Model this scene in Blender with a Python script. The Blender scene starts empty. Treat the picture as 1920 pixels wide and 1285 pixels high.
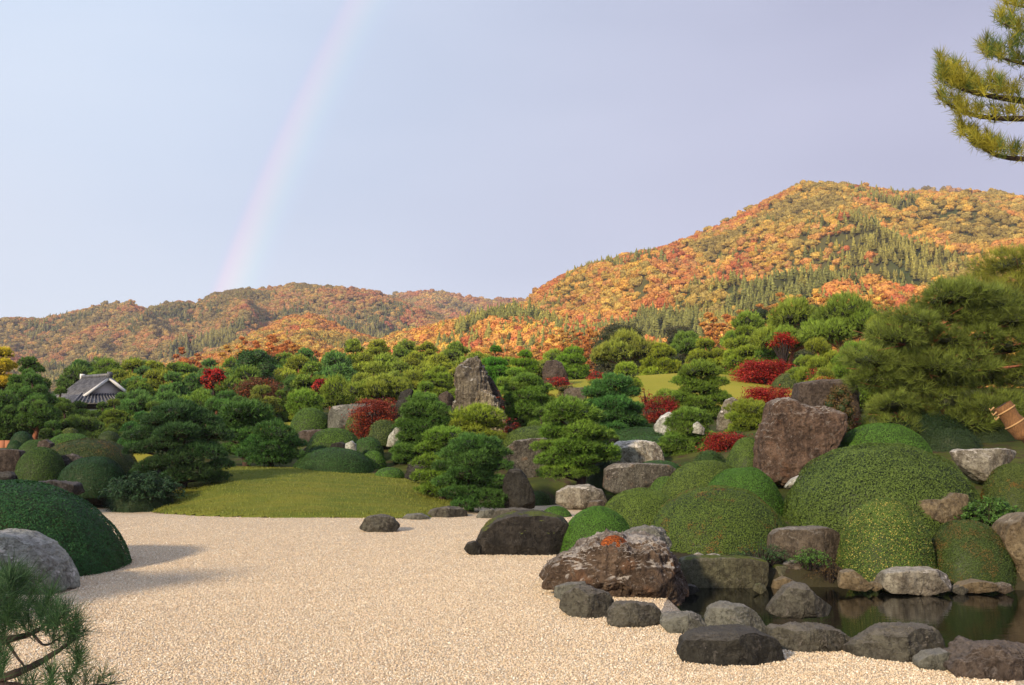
import bpy, bmesh, math, random
import numpy as np
from mathutils import Vector, Matrix

R = math.radians
scene = bpy.context.scene
COL = scene.collection
random.seed(7)

# ------------------------------------------------------------------ camera
FPX, HPY, EYE = 1867.0, 800.0, 2.4          # focal length in photo pixels, horizon row, eye height (m)
PITCH = math.atan((HPY - 642.5) / FPX)
cam_data = bpy.data.cameras.new('camera'); cam = bpy.data.objects.new('camera', cam_data); COL.objects.link(cam)
cam_data.sensor_width = 36.0; cam_data.lens = 36.0 * FPX / 1920.0
cam_data.clip_start = 0.1; cam_data.clip_end = 9000
cam.location = (0, 0, EYE); cam.rotation_euler = (math.pi / 2 + PITCH, 0, 0)
scene.camera = cam

# ------------------------------------------------------------------ light, sky, exposure
SUN_EL, SUN_AZ = 24.0, -143.0               # azimuth of the sun seen from +Y (clockwise), behind and left
scene.view_settings.view_transform = 'Standard'
try: scene.view_settings.look = 'None'
except Exception: pass
scene.view_settings.exposure = 0.0
scene.view_settings.gamma = 1.0
scene.view_settings.use_curve_mapping = False
sd = bpy.data.lights.new('sun', 'SUN'); sun = bpy.data.objects.new('sun', sd); COL.objects.link(sun)
sd.energy = 4.6; sd.angle = R(4.5); sd.color = (1.0, 0.80, 0.54)
_az, _el = R(SUN_AZ), R(SUN_EL)
sdir = Vector((math.sin(_az) * math.cos(_el), math.cos(_az) * math.cos(_el), math.sin(_el)))
sun.rotation_euler = sdir.to_track_quat('Z', 'Y').to_euler()
cy = scene.cycles
cy.use_denoising = True
cy.max_bounces = 6; cy.diffuse_bounces = 3; cy.glossy_bounces = 3; cy.transmission_bounces = 3
cy.volume_bounces = 0; cy.transparent_max_bounces = 6
cy.sample_clamp_indirect = 6
cy.use_adaptive_sampling = False

world = bpy.data.worlds.new('World'); scene.world = world; world.use_nodes = True
wt = world.node_tree; wt.nodes.clear()
def wn(t, **k):
    n = wt.nodes.new(t)
    for a, b in k.items(): setattr(n, a, b)
    return n
def wmath(op, a, b=None, clamp=False):
    n = wn('ShaderNodeMath', operation=op); n.use_clamp = clamp
    for i, v in enumerate((a, b)):
        if v is None: continue
        if isinstance(v, (int, float)): n.inputs[i].default_value = v
        else: wt.links.new(v, n.inputs[i])
    return n.outputs[0]
def wmix(f, a, b, mode='MIX'):
    n = wn('ShaderNodeMix', data_type='RGBA', blend_type=mode)
    for s, v in ((n.inputs[0], f), (n.inputs[6], a), (n.inputs[7], b)):
        if isinstance(v, (int, float)): s.default_value = v
        elif isinstance(v, tuple): s.default_value = (*v, 1)
        else: wt.links.new(v, s)
    return n.outputs[2]
def wdot(v):
    n = wn('ShaderNodeVectorMath', operation='DOT_PRODUCT'); wt.links.new(tc.outputs['Generated'], n.inputs[0])
    n.inputs[1].default_value = v
    return n.outputs['Value']
tc = wn('ShaderNodeTexCoord')
sky = wn('ShaderNodeTexSky'); sky.sky_type = 'NISHITA'; sky.sun_disc = False
sky.sun_elevation = R(SUN_EL); sky.sun_rotation = R(SUN_AZ); sky.air_density = 1.0; sky.dust_density = 1.5
def srgb(r, g, b):
    f = lambda c: ((c / 255 + 0.055) / 1.055) ** 2.4 if c > 10 else c / 255 / 12.92
    return (f(r), f(g), f(b))
S = 11.6                                     # cloud veil values are divided by the background strength 0.1
def sc10(c): return tuple(v * S for v in c)
sep = wn('ShaderNodeSeparateXYZ'); wt.links.new(tc.outputs['Generated'], sep.inputs[0])
el = wmath('MULTIPLY', sep.outputs['Z'], 2.2, clamp=True)
# pale rain-cloud veil: clear and bright to the left, lavender grey to the right
lo = wmix(wmath('MULTIPLY_ADD', sep.outputs['X'], 1.0), sc10(srgb(226, 232, 246)), sc10(srgb(226, 232, 246)))
def side(a, b, c0, c1):
    m = wn('ShaderNodeMapRange'); m.interpolation_type = 'SMOOTHSTEP'
    wt.links.new(sep.outputs['X'], m.inputs[0]); m.inputs[1].default_value = a; m.inputs[2].default_value = b
    return wmix(m.outputs[0], sc10(c0), sc10(c1))
low = side(-0.5, 0.45, srgb(232, 241, 252), srgb(216, 217, 240))
high = side(-0.45, 0.42, srgb(206, 223, 244), srgb(174, 177, 202))
nz = wn('ShaderNodeTexNoise'); nz.inputs['Scale'].default_value = 1.7; nz.inputs['Detail'].default_value = 3; nz.inputs['Roughness'].default_value = .45
mp = wn('ShaderNodeMapping'); mp.inputs['Scale'].default_value = (1.0, 1.0, 2.6); wt.links.new(tc.outputs['Generated'], mp.inputs[0]); wt.links.new(mp.outputs[0], nz.inputs['Vector'])
el2 = wmath('ADD', el, wmath('MULTIPLY', wmath('SUBTRACT', nz.outputs[0], 0.5), 1.5), clamp=True)
veil = wmix(el2, low, high)
col = wmix(0.93, sky.outputs[0], veil)
# rainbow: a band 42 degrees from the point opposite the sun
def ray(px, py):
    v = (642.5 - py) / FPX; h = (px - 960) / FPX
    d = np.array([h, math.cos(PITCH) - math.sin(PITCH) * v, math.sin(PITCH) + math.cos(PITCH) * v])
    return d / np.linalg.norm(d)
_pts = np.array([ray(678, 0), ray(645, 93), ray(535, 299), ray(478, 420), ray(441, 537)])
_A, _B = np.meshgrid(np.radians(np.arange(0, 100, .5)), np.radians(np.arange(-60, 20, .5)))
_C = np.stack([np.sin(_A) * np.cos(_B), np.cos(_A) * np.cos(_B), np.sin(_B)], -1).reshape(-1, 3)
_D = np.degrees(np.arccos(np.clip(_C @ _pts.T, -1, 1))); _m = _D.mean(1); _e = _D.std(1) + np.maximum(0, _m - 85) * .01
_k = int(np.argmin(_e)); BOW_R = float(_m[_k]); _best = (0, _C[_k])
ANTI = _best[1]
ang = wmath('MULTIPLY', wmath('ARCCOSINE', wdot(tuple(float(v) for v in ANTI))), 180 / math.pi)
mr = wn('ShaderNodeMapRange'); wt.links.new(ang, mr.inputs[0]); mr.inputs[1].default_value = BOW_R - 1.8; mr.inputs[2].default_value = BOW_R + 1.25
cr = wn('ShaderNodeValToRGB'); wt.links.new(mr.outputs[0], cr.inputs[0])
E = cr.color_ramp.elements
stops = [(0.0, (0.5, 0.5, 0.5)), (.2, (.505, .525, .525)), (.36, (.535, .575, .53)), (.52, (.63, .59, .52)), (.66, (.70, .57, .52)), (.80, (.69, .515, .52)), (.93, (.51, .485, .51)), (1.0, (.5, .5, .5))]
E[0].position, E[0].color = 0.0, (*stops[0][1], 1)
E[1].position, E[1].color = 1.0, (*stops[-1][1], 1)
for p, c in stops[1:-1]:
    e = E.new(p); e.color = (*c, 1)
fade = wn('ShaderNodeMapRange'); wt.links.new(sep.outputs['Z'], fade.inputs[0]); fade.inputs[1].default_value = 0.55; fade.inputs[2].default_value = 0.1
fade.inputs[3].default_value = 0.35; fade.inputs[4].default_value = 1.0
bow = wn('ShaderNodeMix', data_type='RGBA', blend_type='MIX')
wt.links.new(fade.outputs[0], bow.inputs[0]); bow.inputs[6].default_value = (.5, .5, .5, 1); wt.links.new(cr.outputs[0], bow.inputs[7])
gain = wmix(1.0, bow.outputs[2], (2.0, 2.0, 2.0), 'MULTIPLY')
col = wmix(0.6, col, wmix(1.0, col, gain, 'MULTIPLY'))
bg = wn('ShaderNodeBackground'); bg.inputs['Strength'].default_value = 0.1
wt.links.new(col, bg.inputs[0])
wo = wn('ShaderNodeOutputWorld'); wt.links.new(bg.outputs[0], wo.inputs[0])

# ------------------------------------------------------------------ helpers
def P(px, py, Y):
    v = (642.5 - py) / FPX; h = (px - 960) / FPX
    dy = math.cos(PITCH) - math.sin(PITCH) * v; dz = math.sin(PITCH) + math.cos(PITCH) * v
    t = Y / dy
    return np.array([h * t, Y, EYE + dz * t])
def G(px, py, z=0.0):
    v = (642.5 - py) / FPX; h = (px - 960) / FPX
    dy = math.cos(PITCH) - math.sin(PITCH) * v; dz = math.sin(PITCH) + math.cos(PITCH) * v
    t = (z - EYE) / dz
    return np.array([h * t, dy * t, z])

def _hash(ix, iy, iz, seed):
    h = (ix.astype(np.int64) * 374761393 + iy.astype(np.int64) * 668265263 + iz.astype(np.int64) * 1274126177 + seed * 974634777) & 0xFFFFFFFF
    h = ((h ^ (h >> 13)) * 1274126177) & 0xFFFFFFFF
    h = ((h ^ (h >> 16)) * 2246822519) & 0xFFFFFFFF
    return ((h ^ (h >> 15)) & 0xFFFFFF) / float(0xFFFFFF)
def vnoise(p, seed=0):
    p = np.asarray(p, float); i = np.floor(p); f = p - i; f = f * f * f * (f * (f * 6 - 15) + 10); i = i.astype(np.int64)
    x, y, z = i[:, 0], i[:, 1], i[:, 2]; fx, fy, fz = f[:, 0], f[:, 1], f[:, 2]
    def L(a, b, t): return a + (b - a) * t
    a = L(L(_hash(x, y, z, seed), _hash(x + 1, y, z, seed), fx), L(_hash(x, y + 1, z, seed), _hash(x + 1, y + 1, z, seed), fx), fy)
    b = L(L(_hash(x, y, z + 1, seed), _hash(x + 1, y, z + 1, seed), fx), L(_hash(x, y + 1, z + 1, seed), _hash(x + 1, y + 1, z + 1, seed), fx), fy)
    return L(a, b, fz)
def fbm(p, seed=0, octv=4, gain=.5, ridged=False):
    p = np.asarray(p, float); s = np.zeros(len(p)); a = 1.0; tot = 0
    for o in range(octv):
        n = vnoise(p * (2.03 ** o) + 17.3 * o, seed + o)
        if ridged: n = 1 - abs(2 * n - 1)
        s += a * n; tot += a; a *= gain
    return s / tot                                   # 0..1

def mesh_np(name, V, F, mat=None, attrs=None, smooth=False, mats=None, midx=None):
    """V n x 3, F list of arrays (n x 3 / n x 4), attrs {name: per-face float or rgb}"""
    if not isinstance(F, list): F = [F]
    F = [np.asarray(f, np.int32) for f in F if len(f)]
    me = bpy.data.meshes.new(name)
    me.vertices.add(len(V)); me.vertices.foreach_set('co', np.asarray(V, np.float32).ravel())
    loops = np.concatenate([f.ravel() for f in F]); tot = np.concatenate([np.full(len(f), f.shape[1], np.int32) for f in F])
    st = np.concatenate([[0], np.cumsum(tot)[:-1]]).astype(np.int32)
    me.loops.add(len(loops)); me.loops.foreach_set('vertex_index', loops)
    me.polygons.add(len(tot)); me.polygons.foreach_set('loop_start', st); me.polygons.foreach_set('loop_total', tot)
    if smooth is not False:
        me.polygons.foreach_set('use_smooth', np.broadcast_to(np.asarray(smooth, bool), (len(tot),)).copy())
    for m in (mats or ([mat] if mat else [])): me.materials.append(m)
    if midx is not None: me.polygons.foreach_set('material_index', np.asarray(midx, np.int32))
    for k, v in (attrs or {}).items():
        v = np.asarray(v, np.float32)
        a = me.attributes.new(k, 'FLOAT', 'FACE'); a.data.foreach_set('value', v)
    me.update(calc_edges=True)
    return me
def link(name, me, parent=None, loc=None, rot=None, scale=None, color=None):
    o = bpy.data.objects.new(name, me); COL.objects.link(o)
    if parent is not None: o.parent = parent
    if loc is not None: o.location = tuple(float(v) for v in loc)
    if rot is not None: o.rotation_euler = rot
    if scale is not None: o.scale = scale
    if color is not None: o.color = (*color, 1)
    return o
def tag(o, label=None, cat=None, group=None, kind=None):
    if label: o['label'] = label
    if cat: o['category'] = cat
    if group: o['group'] = group
    if kind: o['kind'] = kind
    return o
def empty(name, loc, rz=0):
    o = bpy.data.objects.new(name, None); COL.objects.link(o); o.location = tuple(float(v) for v in loc); o.rotation_euler = (0, 0, rz)
    o.empty_display_size = .2
    return o

_ico = {}
def ico(n):
    if n not in _ico:
        bm = bmesh.new(); bmesh.ops.create_icosphere(bm, subdivisions=n, radius=1)
        V = np.array([v.co[:] for v in bm.verts]); F = np.array([[v.index for v in f.verts] for f in bm.faces]); bm.free()
        _ico[n] = (V, F)
    return _ico[n]

def tube(pts, rad, sides=7, bump=0.0, seed=0):
    """closed-ish tapered tube through pts"""
    pts = np.asarray(pts, float); rad = np.asarray(rad, float); n = len(pts)
    T = np.gradient(pts, axis=0); T /= np.linalg.norm(T, axis=1)[:, None] + 1e-9
    up = np.array([0.13, 0.9, 0.31]); A = np.cross(T, up); A /= np.linalg.norm(A, axis=1)[:, None] + 1e-9; B = np.cross(T, A)
    th = np.linspace(0, 2 * math.pi, sides, endpoint=False)
    rr = rad[:, None] * np.ones((1, sides))
    if bump: rr = rr * (1 + bump * (np.random.RandomState(seed).rand(n, sides) - .5))
    V = pts[:, None] + rr[..., None] * (np.cos(th)[None, :, None] * A[:, None] + np.sin(th)[None, :, None] * B[:, None])
    V = V.reshape(-1, 3); q = []
    i, j = np.meshgrid(np.arange(n - 1), np.arange(sides), indexing='ij'); i = i.ravel(); j = j.ravel(); k = (j + 1) % sides
    F = np.stack([i * sides + j, i * sides + k, (i + 1) * sides + k, (i + 1) * sides + j], 1)
    tip = len(V); V = np.vstack([V, pts[-1] + T[-1] * rad[-1]])
    b = (n - 1) * sides; js = np.arange(sides); ks = (js + 1) % sides
    return V, F, np.stack([b + js, b + ks, np.full(sides, tip)], 1)
class Bag:
    def __init__(s): s.V = []; s.Q = []; s.T = []; s.n = 0
    def add(s, V, Q=None, T=None):
        if Q is not None and len(Q): s.Q.append(np.asarray(Q) + s.n)
        if T is not None and len(T): s.T.append(np.asarray(T) + s.n)
        s.V.append(np.asarray(V)); s.n += len(V)
    def tube(s, pts, rad, sides=7, **k): V, Q, T = tube(pts, rad, sides, **k); s.add(V, Q, T)
    def mesh(s, name, mat, smooth=True, **k):
        F = []
        if s.Q: F.append(np.concatenate(s.Q))
        if s.T: F.append(np.concatenate(s.T))
        return mesh_np(name, np.concatenate(s.V), F, mat, smooth=smooth, **k)
def smooth_path(pts, n=8):
    """Catmull-Rom through pts"""
    p = np.asarray(pts, float); p = np.vstack([2 * p[0] - p[1], p, 2 * p[-1] - p[-2]]); out = []
    for i in range(1, len(p) - 2):
        for t in np.linspace(0, 1, n, endpoint=False):
            out.append(.5 * ((2 * p[i]) + (-p[i - 1] + p[i + 1]) * t + (2 * p[i - 1] - 5 * p[i] + 4 * p[i + 1] - p[i + 2]) * t * t + (-p[i - 1] + 3 * p[i] - 3 * p[i + 1] + p[i + 2]) * t ** 3))
    out.append(p[-2]); return np.array(out)

# ------------------------------------------------------------------ materials
class NT:
    def __init__(s, name):
        s.m = bpy.data.materials.new(name); s.m.use_nodes = True; s.t = s.m.node_tree; s.t.nodes.clear()
        s.out = s.t.nodes.new('ShaderNodeOutputMaterial')
    def n(s, t, **k):
        x = s.t.nodes.new(t)
        for a, b in k.items(): setattr(x, a, b)
        return x
    def L(s, a, b): s.t.links.new(a, b)
    def setv(s, sock, v):
        if isinstance(v, (int, float)): sock.default_value = v
        elif isinstance(v, tuple): sock.default_value = (*v, 1) if len(v) == 3 and sock.type == 'RGBA' else v
        else: s.L(v, sock)
    def mix(s, f, a, b, mode='MIX'):
        x = s.n('ShaderNodeMix', data_type='RGBA', blend_type=mode); s.setv(x.inputs[0], f); s.setv(x.inputs[6], a); s.setv(x.inputs[7], b); return x.outputs[2]
    def math(s, op, a, b=None, c=None, clamp=False):
        x = s.n('ShaderNodeMath', operation=op); x.use_clamp = clamp
        for i, v in enumerate((a, b, c)):
            if v is not None: s.setv(x.inputs[i], v)
        return x.outputs[0]
    def coord(s, kind='Object', scale=(1, 1, 1)):
        tc_ = s.n('ShaderNodeTexCoord'); mp_ = s.n('ShaderNodeMapping'); mp_.inputs['Scale'].default_value = scale
        s.L(tc_.outputs[kind], mp_.inputs[0]); return mp_.outputs[0]
    def world(s, scale=(1, 1, 1)):
        g = s.n('ShaderNodeNewGeometry'); mp_ = s.n('ShaderNodeMapping'); mp_.inputs['Scale'].default_value = scale
        s.L(g.outputs['Position'], mp_.inputs[0]); return mp_.outputs[0]
    def noise(s, vec, scale, detail=3, rough=.55, dist=0.0):
        x = s.n('ShaderNodeTexNoise'); s.L(vec, x.inputs['Vector']); x.inputs['Scale'].default_value = scale
        x.inputs['Detail'].default_value = detail; x.inputs['Roughness'].default_value = rough; x.inputs['Distortion'].default_value = dist
        return x.outputs[0]
    def ramp(s, f, a, b, c=0.0, d=1.0, smooth=True):
        x = s.n('ShaderNodeMapRange'); x.interpolation_type = 'SMOOTHSTEP' if smooth else 'LINEAR'
        s.setv(x.inputs[0], f)
        for i, v in enumerate((a, b, c, d)): x.inputs[i + 1].default_value = v
        return x.outputs[0]
    def bsdf(s, color, rough=.8, bump=None, strength=.5, dist=.02, spec=.3):
        b = s.n('ShaderNodeBsdfPrincipled'); s.setv(b.inputs['Base Color'], color); s.setv(b.inputs['Roughness'], rough)
        b.inputs['Specular IOR Level'].default_value = spec
        if bump is not None:
            bp = s.n('ShaderNodeBump'); bp.inputs['Strength'].default_value = strength; bp.inputs['Distance'].default_value = dist
            s.L(bump, bp.inputs['Height']); s.L(bp.outputs[0], b.inputs['Normal'])
        return b
    def end(s, shader): s.L(shader.outputs[0], s.out.inputs['Surface']); return s.m

def foliage_mat(name, tint_src='object', c2=None, c2amt=0.0, c2scale=1.5, transl=.22, core=(.038, .060, .018), lo=.55, hi=1.5, rough=.55, spec=.25, fleck=None, fleckamt=0.0):
    """leaf material: base colour from the object's colour (or the instance's), varied leaf by leaf; negative rnd marks twiggy inner wood"""
    t = NT(name)
    if tint_src == 'object':
        oi = t.n('ShaderNodeObjectInfo'); base = oi.outputs['Color']
    elif tint_src == 'instancer':
        a = t.n('ShaderNodeAttribute'); a.attribute_type = 'INSTANCER'; a.attribute_name = 'tint'; base = a.outputs['Color']
    else: base = tint_src
    at = t.n('ShaderNodeAttribute'); at.attribute_type = 'GEOMETRY'; at.attribute_name = 'rnd'; rnd = at.outputs['Fac']
    if c2 is not None:
        nz_ = t.noise(t.world(), c2scale, 3, .6)
        f = t.ramp(t.math('ADD', nz_, t.math('MULTIPLY', t.math('SUBTRACT', rnd, .5), .35)), .62 - c2amt * .35, .70 - c2amt * .3)
        base = t.mix(f, base, c2)
    if fleck is not None:
        at2 = t.n('ShaderNodeAttribute'); at2.attribute_type = 'GEOMETRY'; at2.attribute_name = 'rnd2'
        base = t.mix(t.math('LESS_THAN', at2.outputs['Fac'], fleckamt), base, fleck)
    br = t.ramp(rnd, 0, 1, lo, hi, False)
    g = t.n('ShaderNodeCombineColor'); t.L(br, g.inputs[0]); t.L(br, g.inputs[1]); t.L(t.math('POWER', br, .8), g.inputs[2])
    c = t.mix(1.0, base, g.outputs[0], 'MULTIPLY')
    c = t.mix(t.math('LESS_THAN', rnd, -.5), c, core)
    b = t.bsdf(c, rough, spec=spec)
    if transl > 0:
        tr = t.n('ShaderNodeBsdfTranslucent'); t.L(c, tr.inputs[0])
        mx = t.n('ShaderNodeMixShader'); mx.inputs[0].default_value = transl; t.L(b.outputs[0], mx.inputs[1]); t.L(tr.outputs[0], mx.inputs[2])
        return t.end(mx)
    return t.end(b)

def rock_mat(name, c1, c2, c3, lichen=.5, streak=.5, moss=0.0, scale=1.0, speck=.3, rust=None):
    c1, c2 = (c1[0] * .94, c1[1] * 1.06, c1[2] * 1.04), (c2[0] * .9, c2[1] * .98, c2[2] * .96)
    t = NT(name); v = t.coord('Object', (scale, scale, scale)); vs = t.coord('Object', (scale * 3.2, scale * 3.2, scale * .55))
    big = t.noise(v, 1.6, 4, .62, .4); fine = t.noise(v, 9, 6, .7); st = t.noise(vs, 1.6, 6, .68, .3); micro = t.noise(v, 45, 3, .7)
    c = t.mix(t.ramp(big, .38, .62), c1, c2)
    c = t.mix(t.math('MULTIPLY', t.ramp(st, .42, .68), streak), c, tuple(x * .35 for x in c2))
    c = t.mix(t.ramp(fine, .35, .8, 0, .6), c, tuple(min(1, x * 1.55) for x in c1))
    c = t.mix(t.ramp(t.noise(v, 5.5, 5, .7, .8), .5, .68, 0, .7), c, tuple(x * .45 for x in c2))
    c = t.mix(t.ramp(t.noise(v, 15, 4, .75, .6), .47, .62, 0, .55), c, tuple(x * .38 for x in c2))
    c = t.mix(t.ramp(t.noise(v, 7, 6, .75, 1.0), .56, .68, 0, .5), c, tuple(x * .75 for x in c3))
    if rust: c = t.mix(t.ramp(t.noise(v, 2.3, 4, .6), .56, .72, 0, .7), c, rust)
    g = t.n('ShaderNodeNewGeometry'); sp = t.n('ShaderNodeSeparateXYZ'); t.L(g.outputs['Normal'], sp.inputs[0])
    up = t.ramp(sp.outputs['Z'], -.3, .9, -.12, .16)
    lw = t.math('ADD', t.noise(v, 2.6, 8, .72, .5), up)
    lf = t.ramp(lw, .76 - .28 * lichen, .83 - .24 * lichen)
    lf = t.math('MULTIPLY', lf, t.ramp(fine, .25, .6, .35, 1.0))
    c = t.mix(lf, c, c3)
    sk = t.math('GREATER_THAN', t.math('ADD', t.noise(v, 22, 4, .75), t.math('MULTIPLY', up, .3)), .74 - .1 * speck)
    c = t.mix(t.math('MULTIPLY', sk, .8), c, tuple(min(1, x * 1.1) for x in c3))
    c = t.mix(t.ramp(sp.outputs['Z'], .35, .95, 0, .38), c, tuple(x * .8 for x in c3))  # sky reflection on upward faces, painted into the rock colour
    if moss > 0:
        mf = t.ramp(t.math('ADD', t.noise(v, 1.4, 4, .6), t.ramp(sp.outputs['Z'], 0, .9, -.15, .25)), .72 - .3 * moss, .80 - .3 * moss)
        c = t.mix(mf, c, (.10, .12, .022))
    vo = t.n('ShaderNodeTexVoronoi', feature='DISTANCE_TO_EDGE'); vo.inputs['Scale'].default_value = 1.9
    wv = t.n('ShaderNodeVectorMath', operation='ADD'); t.L(v, wv.inputs[0])
    nn = t.n('ShaderNodeTexNoise'); nn.inputs['Scale'].default_value = 2.5; nn.inputs['Detail'].default_value = 4; t.L(v, nn.inputs['Vector'])
    ms = t.n('ShaderNodeVectorMath', operation='SCALE'); ms.inputs['Scale'].default_value = 1.1; t.L(nn.outputs['Color'], ms.inputs[0]); t.L(ms.outputs[0], wv.inputs[1])
    t.L(wv.outputs[0], vo.inputs['Vector'])
    crack = t.ramp(vo.outputs['Distance'], 0.0, .035, 0, 1)
    crk = t.math('MULTIPLY', t.math('SUBTRACT', 1.0, crack), t.ramp(t.noise(v, 1.1, 2, .5), .5, .66))
    c = t.mix(t.math('MULTIPLY', crk, .5), c, tuple(x * .3 for x in c2))
    h = t.math('ADD', t.math('MULTIPLY', fine, .9), t.math('ADD', t.math('MULTIPLY', st, .7), t.math('ADD', t.math('MULTIPLY', micro, .22), t.math('MULTIPLY', crk, -.3))))
    return t.end(t.bsdf(c, .82, h, 1.0, .10, spec=.2))

def bark_mat(name, c1, c2):
    t = NT(name); v = t.coord('Object', (9, 9, 2.2)); a = t.noise(v, 2.0, 5, .65); 
    return t.end(t.bsdf(t.mix(t.ramp(a, .35, .65), c1, c2), .9, a, 1, .05))

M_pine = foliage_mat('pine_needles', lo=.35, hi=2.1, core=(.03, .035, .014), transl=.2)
M_leaf = foliage_mat('clipped_leaves', lo=.62, hi=1.5)
M_maple = foliage_mat('maple_leaves', lo=.45, hi=1.6, transl=.35, core=(.05, .02, .015), c2=(.40, .10, .03), c2amt=.08, c2scale=1.1)
M_broad = foliage_mat('broad_leaves', lo=.5, hi=1.5)
M_bark = bark_mat('pine_bark', (.10, .06, .045), (.05, .035, .03))
M_redbark = bark_mat('red_pine_bark', (.34, .12, .06), (.20, .085, .05))
M_darkbark = bark_mat('dark_bark', (.05, .035, .03), (.025, .02, .018))

# ------------------------------------------------------------------ terrain
GP = [(-60, -8), (-60, 20)] + [tuple(G(*p)[:2]) for p in [(-300, 1010), (60, 972), (150, 941), (215, 948), (330, 958), (500, 935), (800, 937), (960, 953), (1010, 948), (1135, 943), (1120, 975), (1050, 1000), (1075, 1045), (1180, 1085), (1250, 1120), (1230, 1160), (1330, 1176), (1450, 1196), (1600, 1216), (1780, 1241), (1930, 1256), (2300, 1290), (3000, 1400)]] + [(14, -8)]
GP = np.array(GP)
PP = np.array([tuple(G(*p)[:2]) for p in [(1215, 1112), (1230, 1160), (1330, 1176), (1450, 1196), (1600, 1216), (1780, 1241), (1930, 1256), (2300, 1290)]] + [(13.5, 9.0), (17, 14), (14, 17.6)] + [tuple(G(*p, -.3)[:2]) for p in [(1960, 1106), (1700, 1100), (1440, 1098), (1290, 1098)]])
def poly_sd(x, y, poly):
    """signed distance, negative inside"""
    x = np.asarray(x, float); y = np.asarray(y, float); d = np.full(x.shape, 1e9); ins = np.zeros(x.shape, bool)
    for (x0, y0), (x1, y1) in zip(poly, np.roll(poly, -1, axis=0)):
        dx, dy = x1 - x0, y1 - y0; t = np.clip(((x - x0) * dx + (y - y0) * dy) / (dx * dx + dy * dy + 1e-12), 0, 1)
        d = np.minimum(d, np.hypot(x - x0 - t * dx, y - y0 - t * dy))
        c = ((y0 > y) != (y1 > y)) & (x < (x1 - x0) * (y - y0) / (y1 - y0 + 1e-12) + x0); ins ^= c
    return np.where(ins, -d, d)
def cp(px, Y, z): return ((px - 960) / FPX * Y, Y, z)
CP = [(-30, 0, 0), (0, 0, 0), (30, 0, 0), (-14, 15, .3), (-30, 20, .5), (-13, 24, .3), (14, 10, 0), (30, 15, 1.0), (0, 15, 0), (-5, 24, 0), (3, 22, .05),
      cp(1300, 17.4, -.05), cp(1500, 17.4, -.02), cp(1700, 17.6, 0), cp(1900, 17.6, 0), cp(2200, 18, .3),
      cp(1250, 19.5, .12), cp(1400, 19.8, .22), cp(1650, 21, .55), cp(1850, 21, .7), cp(1500, 25, 1.0), cp(1650, 25.5, 1.5), cp(1900, 26, 1.9),
      cp(1200, 28, .55), cp(1085, 29.5, .1), cp(1060, 31, .5), cp(990, 33, .7), cp(975, 28.5, .05), cp(880, 29, .05), cp(1350, 28, 1.1),
      cp(420, 35.5, .8), cp(550, 35.5, .8), cp(700, 35, .65), cp(820, 33, .35), cp(300, 31, .25), cp(150, 32, .5), cp(0, 30, .5), cp(-200, 30, .8),
      cp(650, 40, 1.15), cp(760, 38, .9), cp(860, 38, 1.2), cp(650, 46, 2.15), cp(520, 49, 2.35), cp(760, 44, 2.4), cp(900, 42, 2.3), cp(1020, 40, 1.9), cp(1200, 34, 1.3),
      cp(1200, 40, 2.2), cp(1370, 42, 2.5), cp(1560, 32, 2.5), cp(1750, 30, 2.2), cp(1900, 34, 2.8), cp(70, 45, 1.4), cp(300, 45, 1.5), cp(-300, 45, 1.5),
      cp(1230, 52, 3.85), cp(1380, 52, 3.9), cp(1200, 62, 5.45), cp(1300, 63, 5.75), cp(1390, 62, 5.45), cp(1480, 60, 4.7), cp(940, 60, 4.95), cp(1100, 61, 5.2), cp(1600, 55, 4.5), cp(1900, 50, 4.2),
      cp(1200, 75, 5.0), cp(1400, 75, 5.2), cp(700, 60, 3.2), cp(450, 60, 2.4), cp(150, 62, 1.8), cp(-200, 62, 1.8), cp(600, 90, 4), cp(0, 90, 2.2), cp(1100, 95, 5), cp(1600, 90, 5.5),
      (-60, 110, 2.5), (0, 125, 4.5), (70, 120, 5), (60, 60, 4.5), (60, 30, 3), (-45, 70, 1.8)]
CP = np.array(CP)
def _tps(r): return np.where(r > 1e-9, r * r * np.log(r + 1e-12), 0)
_K = _tps(np.hypot(CP[:, None, 0] - CP[None, :, 0], CP[:, None, 1] - CP[None, :, 1])) + np.eye(len(CP)) * 1.5
_Pm = np.column_stack([np.ones(len(CP)), CP[:, 0], CP[:, 1]])
_A = np.block([[_K, _Pm], [_Pm.T, np.zeros((3, 3))]])
_W = np.linalg.solve(_A, np.concatenate([CP[:, 2], np.zeros(3)]))
def sstep(a, b, x):
    t = np.clip((x - a) / (b - a), 0, 1); return t * t * (3 - 2 * t)
def H(x, y):
    x = np.atleast_1d(np.asarray(x, float)); y = np.atleast_1d(np.asarray(y, float))
    xc = np.clip(x, -60, 62); yc = np.clip(y, -5, 122)
    z = _W[-3] + _W[-2] * xc + _W[-1] * yc
    for (a, b, _), w in zip(CP, _W): z = z + w * _tps(np.hypot(xc - a, yc - b))
    z = np.where(y < 14, z * sstep(6, 14, y), z)
    z = np.clip(z, -.15, 7)
    gd = poly_sd(xc, yc, GP); pd = poly_sd(xc, yc, PP)
    z = np.where(gd < 1.5, (-.12) + (np.maximum(z, .02) + .12) * sstep(-.25, 1.5, gd), z)
    z = np.where(gd < 0, -.12 + .1 * sstep(-.3, 0, gd), z)
    inn = sstep(0.05, -.7, pd)
    z = z * (1 - inn) + (-1.3) * inn
    return z
def h1(x, y): return float(H(x, y)[0])

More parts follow.
